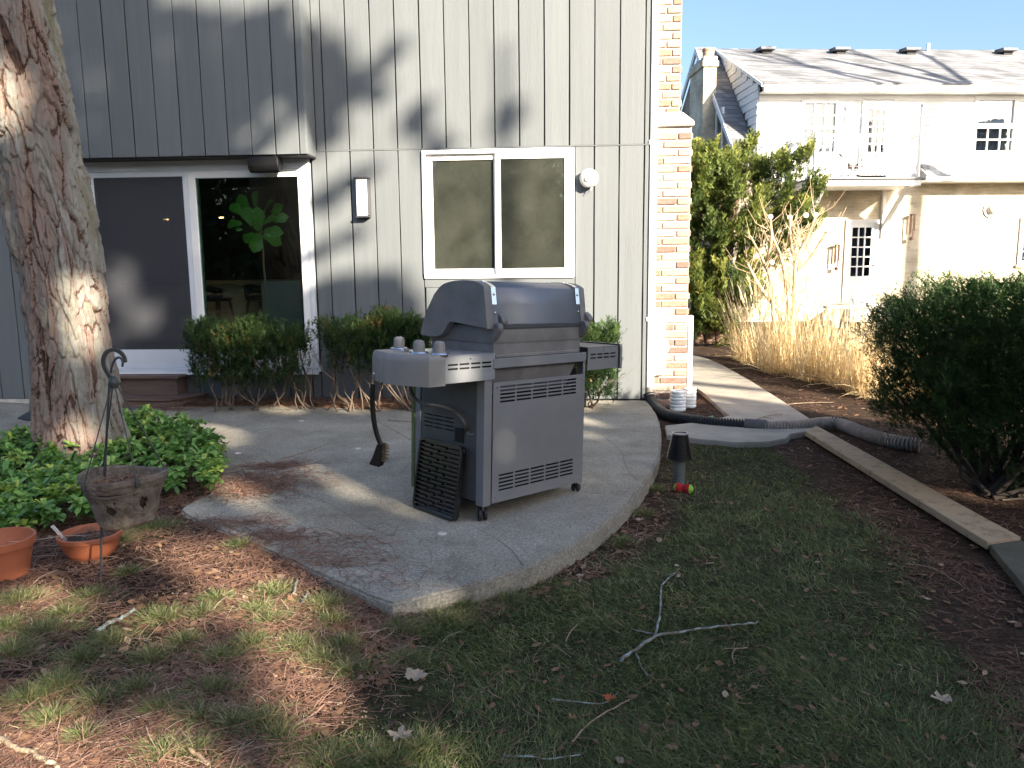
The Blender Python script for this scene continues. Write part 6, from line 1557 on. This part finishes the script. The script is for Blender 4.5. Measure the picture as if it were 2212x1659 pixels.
# twigs and fallen branches
M_LICH = mat('lichen_bark', (.13,.11,.09), .9, col2=(.25,.30,.285), vs=22, ramp=(.46,.58), bump=.6, bs=120, world=True); M_STK = mat('dry_stick', (.26,.18,.12), .85, var=.3, vs=20, world=True)
M_STKL = mat('pale_barkless_wood', (.16,.11,.07), .85, vs=16, bump=.8, bs=90, col2=(.36,.29,.20), world=True)
def stick(name, label, lines, m, cat='branch', zoff=.0, slabz=None, group=None):
    c = gat(*lines[0][0][0], -.05) if slabz is None else gat(*lines[0][0][0], slabz); t = thing(name, label, cat, c, group=group)
    for i, (pts, r0, r1) in enumerate(lines):
        P = []
        for (px, py) in pts:
            if slabz is None:
                q = gat(px, py, -.06); z = gh(q.x, q.y); q = gat(px, py, z+.02); q.z = gh(q.x, q.y) + .012 + r0 + zoff
            else: q = gat(px, py, slabz); q.z = slabz + r0
            P.append(q - t.location)
        Q = smoothline(P, 2); n = len(Q); MB().tube([q + Vector((random.gauss(0, r0*.35), random.gauss(0, r0*.35), random.gauss(0, r0*.3))) for q in Q], [(r0+(r1-r0)*k/(n-1))*random.uniform(.85, 1.15) for k in range(n)], 7).build('limb' if i == 0 else 'side_twig', m, t, smooth=60)
    return t
stick('fallen_branch', 'forked grey branch spotted with pale lichen lying on the lawn', [([(1341,1423),(1377,1399),(1417,1371),(1478,1362),(1526,1356),(1589,1350),(1637,1343)], .0075, .004), ([(1417,1371),(1425,1330),(1427,1303),(1427,1266),(1441,1252),(1462,1236)], .006, .003), ([(1425,1372),(1400,1365),(1366,1357)], .004, .002), ([(1372,1402),(1387,1447),(1414,1463)], .0035, .0015), ([(1462,1236),(1428,1243)], .003, .002)], M_LICH)
stick('fallen_twig', 'thin curved grey twig on the lawn below the lichen spotted branch', [([(1190,1509),(1276,1516),(1313,1518),(1335,1492)], .0035, .0015)], M_LICH, 'twig')
stick('fallen_twig', 'brown twig ending in a rust red needle tuft on the lawn', [([(1236,1600),(1276,1553),(1334,1521),(1362,1508)], .0035, .002)], M_STK, 'twig')
stick('fallen_twig', 'long thin pale twig near the bottom edge of the lawn', [([(1087,1630),(1143,1632),(1190,1638),(1255,1627)], .004, .002)], M_LICH, 'twig')
stick('fallen_twig', 'small forked tan twig right of the lichen spotted branch', [([(1563,1398),(1590,1399),(1616,1397)], .003, .002), ([(1588,1399),(1580,1412),(1587,1430)], .003, .0015)], M_STK, 'twig')
stick('fallen_twig', 'thin twig lying on the dark mulch near the right edge', [([(1955,1215),(2010,1222),(2060,1250),(2095,1275)], .0028, .001)], M_STK, 'twig')
stick('fallen_twig', 'short grey white stick in the needles left of the slab corner, lower of two', [([(654,1298),(656,1288),(665,1278)], .007, .006)], M_LICH, 'twig')
stick('fallen_twig', 'short grey white stick in the needles left of the slab corner, upper of two', [([(635,1279),(638,1262),(643,1251)], .0065, .006)], M_LICH, 'twig')
stick('fallen_branch', 'straight lichen covered stick among the grass tufts at lower left', [([(208,1364),(240,1348),(268,1332),(291,1318)], .010, .007)], M_LICH)
stick('fallen_branch', 'thick pale barkless branch entering at the lower left corner', [([(-60,1572),(0,1598),(30,1615),(60,1621),(95,1642),(125,1655)], .0095, .007), ([(0,1600),(14,1580)], .005, .003), ([(60,1621),(84,1612)], .004, .002)], M_STKL)
stick('fallen_twig', 'curved brown twig at the bottom edge left of the centre', [([(410,1618),(432,1632),(450,1650)], .007, .006)], M_STK, 'twig')
stick('fallen_twig', 'thin dark twig lying on the patio between the needles and the grill', [([(605,992),(640,984),(692,966),(714,957)], .0035, .0015)], M_STK, 'twig', slabz=0.0)
stick('fallen_twig', 'short dark twig on the patio behind the hanging grill brush', [([(838,908),(865,911),(893,912)], .005, .003)], M_STK, 'twig', slabz=0.0)
stick('fallen_twig', 'bleached twig lying on the sunny path behind the pipe', [([(1636,905),(1660,898),(1690,896)], .004, .002), ([(1650,902),(1672,905)], .003, .002)], M_STK, 'twig', slabz=-.05)
stick('fallen_twig', 'long straw coloured stem leaning across the dry grass beside the path', [([(1660,880),(1720,870),(1800,868)], .004, .002)], M_STKL, 'twig')
rd = thing('tool_handle', 'thin reddish brown handle leaning behind the right side of the tree trunk', 'tool', gat(250, 850, 0))
MB().tube([(0,0,0),(-.02,.10,.42),(-.025,.14,.56)], .014, 10).build('shaft', mat('red_brown_paint', (.30,.07,.045), .5), rd, smooth=50)
# individual large leaves
def bigleaf(px, py, r, label, m, seed, lobes=5):
    rnd = random.Random(seed); q = gat(px, py, -.05); z = gh(q.x, q.y); q = gat(px, py, z+.02); z = gh(q.x, q.y)
    bm = bmesh.new(); N = lobes*4; cv = bm.verts.new((0, 0, .006)); ring = []
    for k in range(N):
        a = 2*math.pi*k/N; f = (1, .74, .56, .78)[k % 4]*rnd.uniform(.65, 1.2); ring.append(bm.verts.new((r*f*math.cos(a), r*f*math.sin(a)*.9, .012+r*.30*rnd.random()*f)))
    for k in range(N): bm.faces.new((cv, ring[k], ring[(k+1) % N]))
    bmesh.ops.subdivide_edges(bm, edges=bm.edges, cuts=1)
    for v in bm.verts: v.co.z += rnd.uniform(-.003, .003)
    me = bpy.data.meshes.new('fallen_leaf'); bm.to_mesh(me); bm.free(); me.materials.append(m)
    put('fallen_leaf', me, None, loc=(q.x, q.y, z+.018), rot=(0, 0, rnd.random()*6), label=label, cat='leaf')
M_LF = mat('pale_dead_leaf', (.34,.27,.20), .75, var=.15, vs=30, transl=.1, world=True); M_LF2 = mat('brown_dead_leaf', (.22,.12,.07), .75, var=.2, vs=30, transl=.1, world=True)
bigleaf(895, 1466, .055, 'large pale lobed dead leaf on the grass below the slab corner', M_LF, 3)
bigleaf(868, 1592, .045, 'crumpled pale leaf on the grass near the bottom edge', M_LF, 4)
bigleaf(2036, 1516, .045, 'pale grey leaf on the dark lawn at lower right', M_LF, 5)
bigleaf(1382, 1127, .030, 'small pale leaf beside the right edge of the patio', M_LF, 6)
bigleaf(1318, 1512, .03, 'rust coloured needle clump at the end of the brown twig', mat('rust_leaf', (.30,.085,.03), .8, world=True), 7, 8)
bigleaf(1236, 1555, .022, 'small orange brown leaf on the lawn below the lichen branch', M_LF2, 8)
bigleaf(688, 1221, .022, 'brown leaf on the edge of the slab among needles', M_LF2, 9)

# ---------------------------------------------------------------- tall pines behind the photographer; the photograph shows their shade and their reflection
TE = -SUN.z/math.hypot(SUN.x, SUN.y); LH = np.array([SUN.x, SUN.y])/math.hypot(SUN.x, SUN.y); RH = np.array([LH[1], -LH[0]])
if RH[0] < 0: RH = -RH
def pos_uv(u, v, s): return np.stack([RH[0]*u+LH[0]*s, RH[1]*u+LH[1]*s, v-TE*s], -1)
VB = np.array([(-3,9.3),(1.9,9.3),(2.25,8.3),(2.63,7.66),(3.03,7.32),(3.45,7.15),(3.62,7.05),(3.66,4.50),(4.25,4.42),(4.5,4.33),(4.62,4.15),(4.72,3.7),(4.80,2.5),(5.0,1.98),(5.4,1.70),(5.68,1.64),(5.80,1.35),(5.95,1.08),(6.3,.85),(7,.6),(8,.4),(9,.3)])
HOLES = [(2.16,7.05,.085,.12),(3.46,6.20,.11,.11),(3.27,6.03,.09,.07),(2.99,6.40,.07,.06),(2.27,5.15,.16,.34),(2.47,4.72,.17,.22),(2.2,4.6,.10,.12),(3.56,5.5,.36,.5),(1.85,1.14,.13,.10),(1.68,2.05,.20,.24),(2.94,4.02,.34,.10),(3.95,3.78,.3,.09),(3.9,3.02,.35,.12),(3.35,3.2,.25,.10),(1.33,4.05,.2,.1),(2.78,1.86,.055,.14),(2.35,2.72,.14,.10),(1.0,5.4,.15,.25),(1.33,3.8,.15,.34),(1.25,2.9,.10,.15),(4.35,3.75,.05,.08),(5.5,.70,.22,.11),(2.98,2.6,.06,.05)]
SEGS = [((2.03,3.58),(2.50,2.95),.11),((2.47,2.38),(2.38,1.88),.085),((2.38,1.88),(2.42,1.60),.07),((4.55,1.90),(4.75,1.75),.025),((4.60,2.02),(4.80,1.92),.03),((3.70,4.1),(3.76,4.4),.04)]
BL = [(3.90,6.45,.26,.62),(4.69,5.85,.10,.20),(5.32,5.58,.10,.11),(3.85,4.85,.12,.07)]
def uvp(px, py, z):
    q = gat(px, py, z); s = q.x*LH[0]+q.y*LH[1]; return (q.x*RH[0]+q.y*RH[1], q.z + TE*s)
PATHBARS = [(uvp(a, b, -.05), uvp(c, d, -.05), w) for (a, b, c, d, w) in ((1482,824,1690,846,.085),(1510,852,1740,886,.095),(1478,799,1600,806,.06))]
BS = PATHBARS + [((3.9,6.15),(4.50,6.55),.07),((3.80,5.32),(4.22,5.52),.07),((3.62,4.83),(4.12,4.92),.06),((4.1,6.5),(4.35,6.2),.06),((4.69,5.85),(4.80,5.4),.03)]
def segd(u, v, s):
    (a, b), (c, d), w = s; dx, dy = c-a, d-b; t = np.clip(((u-a)*dx+(v-b)*dy)/(dx*dx+dy*dy), 0, 1); return np.hypot(u-a-t*dx, v-b-t*dy) < w
def shade(u, v):
    m = v < np.interp(u, VB[:, 0], VB[:, 1]) + .12*(fbm(u*4, v*4, o=3, s=200)-.47)
    for (a, b, ra, rb) in HOLES: m &= ~(((u-a)/ra)**2 + ((v-b)/rb)**2 < 1)
    for s in SEGS: m &= ~segd(u, v, s)
    low = (u < 1.55) & (v < 1.75); m &= ~(low & (fbm(u*3.4+3, v*5.0, o=3, s=210) > .43-.05*(u < .75)))
    midl = (u < 1.9) & (v > 1.75) & (v < 3.4); m &= ~(midl & (fbm(u*4+9, v*5.0, o=3, s=215) > .62))
    for (a, b, ra, rb) in BL: m |= (((u-a)/ra)**2 + ((v-b)/rb)**2 < 1)
    for s in BS: m |= segd(u, v, s)
    return m
M_PN = tintmat('pine_foliage', [(0, (.015,.030,.012)), (.6, (.035,.060,.022)), (1, (.08,.10,.04))], rough=.7, transl=.0)
def shade_pines():
    st = .095; U, V_ = np.meshgrid(np.arange(-2.6, 8.6, st), np.arange(.0, 9.2, st)); U = U.ravel() + RNG.uniform(-.035, .035, U.size); V_ = V_.ravel() + RNG.uniform(-.035, .035, U.size)
    k = shade(U, V_); U = U[k]; V_ = V_[k]
    # loose lower boughs, whose shade falls in front of the picture
    u2 = RNG.uniform(-2.6, 9.5, 5200); v2 = -4.6 + 4.6*RNG.random(5200)**.8; kk = fbm(u2*1.3, v2*1.3, o=3, s=220) > .42; U = np.concatenate([U, u2[kk]]); V_ = np.concatenate([V_, v2[kk]])
    specs = [(-1.2, 'tall dark pine behind the photographer, leftmost of the row that shades the garden'), (1.60, 'tall dark pine behind the photographer, second from the left in the shading row'), (2.63, 'tall dark pine behind the photographer whose crown shades the bay wall'), (5.3, 'shorter dark pine behind the photographer shading the lawn'), (7.4, 'shorter dark pine behind the photographer, rightmost of the shading row')]
    cu = np.array([s[0] for s in specs]); own = np.abs(U[:, None]-cu[None, :]).argmin(1)
    for i, (c, lb) in enumerate(specs):
        s0 = -14.0 - (i % 2)*.5; base = pos_uv(np.array(c), np.array(0.), s0); base[2] = -.12
        t = thing('pine_tree', lb, 'tree', tuple(base), group='pines behind the photographer'); sel = own == i; u = U[sel]; v = V_[sel]; n = len(u); s = s0 + RNG.normal(0, .35, n); P = pos_uv(u, v, s)
        K = 12; Q = np.repeat(P, K, 0) + RNG.normal(0, .032, (n*K, 3)); d1 = vnorm(RNG.normal(0, 1, (n*K, 3))); d2 = vnorm(np.cross(d1, RNG.normal(0, 1, (n*K, 3)))); h = RNG.uniform(.05, .08, (n*K, 1))
        Vv = np.stack([Q-d1*h-d2*h*.6, Q+d1*h-d2*h*.6, Q+d1*h*.8+d2*h*.7, Q-d1*h*.8+d2*h*.7], 1).reshape(-1, 3)
        put('crown', npmesh('crown', Vv-base, np.arange(len(Vv)), 4, M_PN, np.repeat(np.clip(RNG.normal(.5, .2, n*K), 0, 1), 1)), t)
        top = (P[:, 2].max() if n else 8) - .5; mb = MB().tube([(0,0,0),(0,.02,top*.5),(0,0,top)], [.20,.13,.03], 9)
        mb.build('trunk', M_BARE, t)
        # boughs reach out to the foliage from the trunk, behind already shaded parts
        bb = MB(); idx = [j for j in RNG.permutation(n)[:60]]
        for j in idx:
            e = Vector(P[j]-base); a = Vector((0, 0, max(1.0, e.z - .35*math.hypot(e.x, e.y)))); pts = [a.lerp(e, q) for q in (0, .5, 1)]
            ok = True
            for q in np.linspace(.1, 1, 12):
                w = a.lerp(e, q) + Vector(base); su = w.x*RH[0]+w.y*RH[1]; ss = w.x*LH[0]+w.y*LH[1]; sv = w.z+TE*ss
                if sv > 0 and not shade(np.array([su]), np.array([sv]))[0]: ok = False; break
            if ok: bb.tube(pts, [.035, .022, .010], 5)
        if bb.v: bb.build('boughs', M_BARE, t)
shade_pines()
def far_trees():
    t = thing('tree_belt', 'belt of tall dark trees far behind the photographer, seen only as reflections in the glass', 'trees', (0, -28, -.12)); V = []; TN = []
    for i in range(46):
        a = rad(-172 + 164*i/45.); R0 = random.uniform(24, 33); cx, cy = R0*math.cos(a)*1.25, R0*math.sin(a); H = random.uniform(7.5, 10.5); n = 2300
        zz = RNG.uniform(.3, H, n); rr = (2.7*(1-zz/H*.75))*np.sqrt(RNG.random(n)); th = RNG.uniform(0, 6.283, n)
        P = np.stack([cx+rr*np.cos(th), cy+rr*np.sin(th), zz], -1); d1 = vnorm(RNG.normal(0, 1, (n, 3))); d2 = vnorm(np.cross(d1, RNG.normal(0, 1, (n, 3)))); h = RNG.uniform(.09, .20, (n, 1))
        V.append(np.stack([P-d1*h-d2*h, P+d1*h-d2*h, P+d1*h+d2*h, P-d1*h+d2*h], 1).reshape(-1, 3)); TN.append(np.clip(RNG.normal(.4+.3*random.random(), .2, n), 0, 1))
    V = np.concatenate(V) - np.array([0, -28, -.12]); put('crowns', npmesh('crowns', V, np.arange(len(V)), 4, M_PN, np.concatenate(TN)), t, kind='stuff')
far_trees()
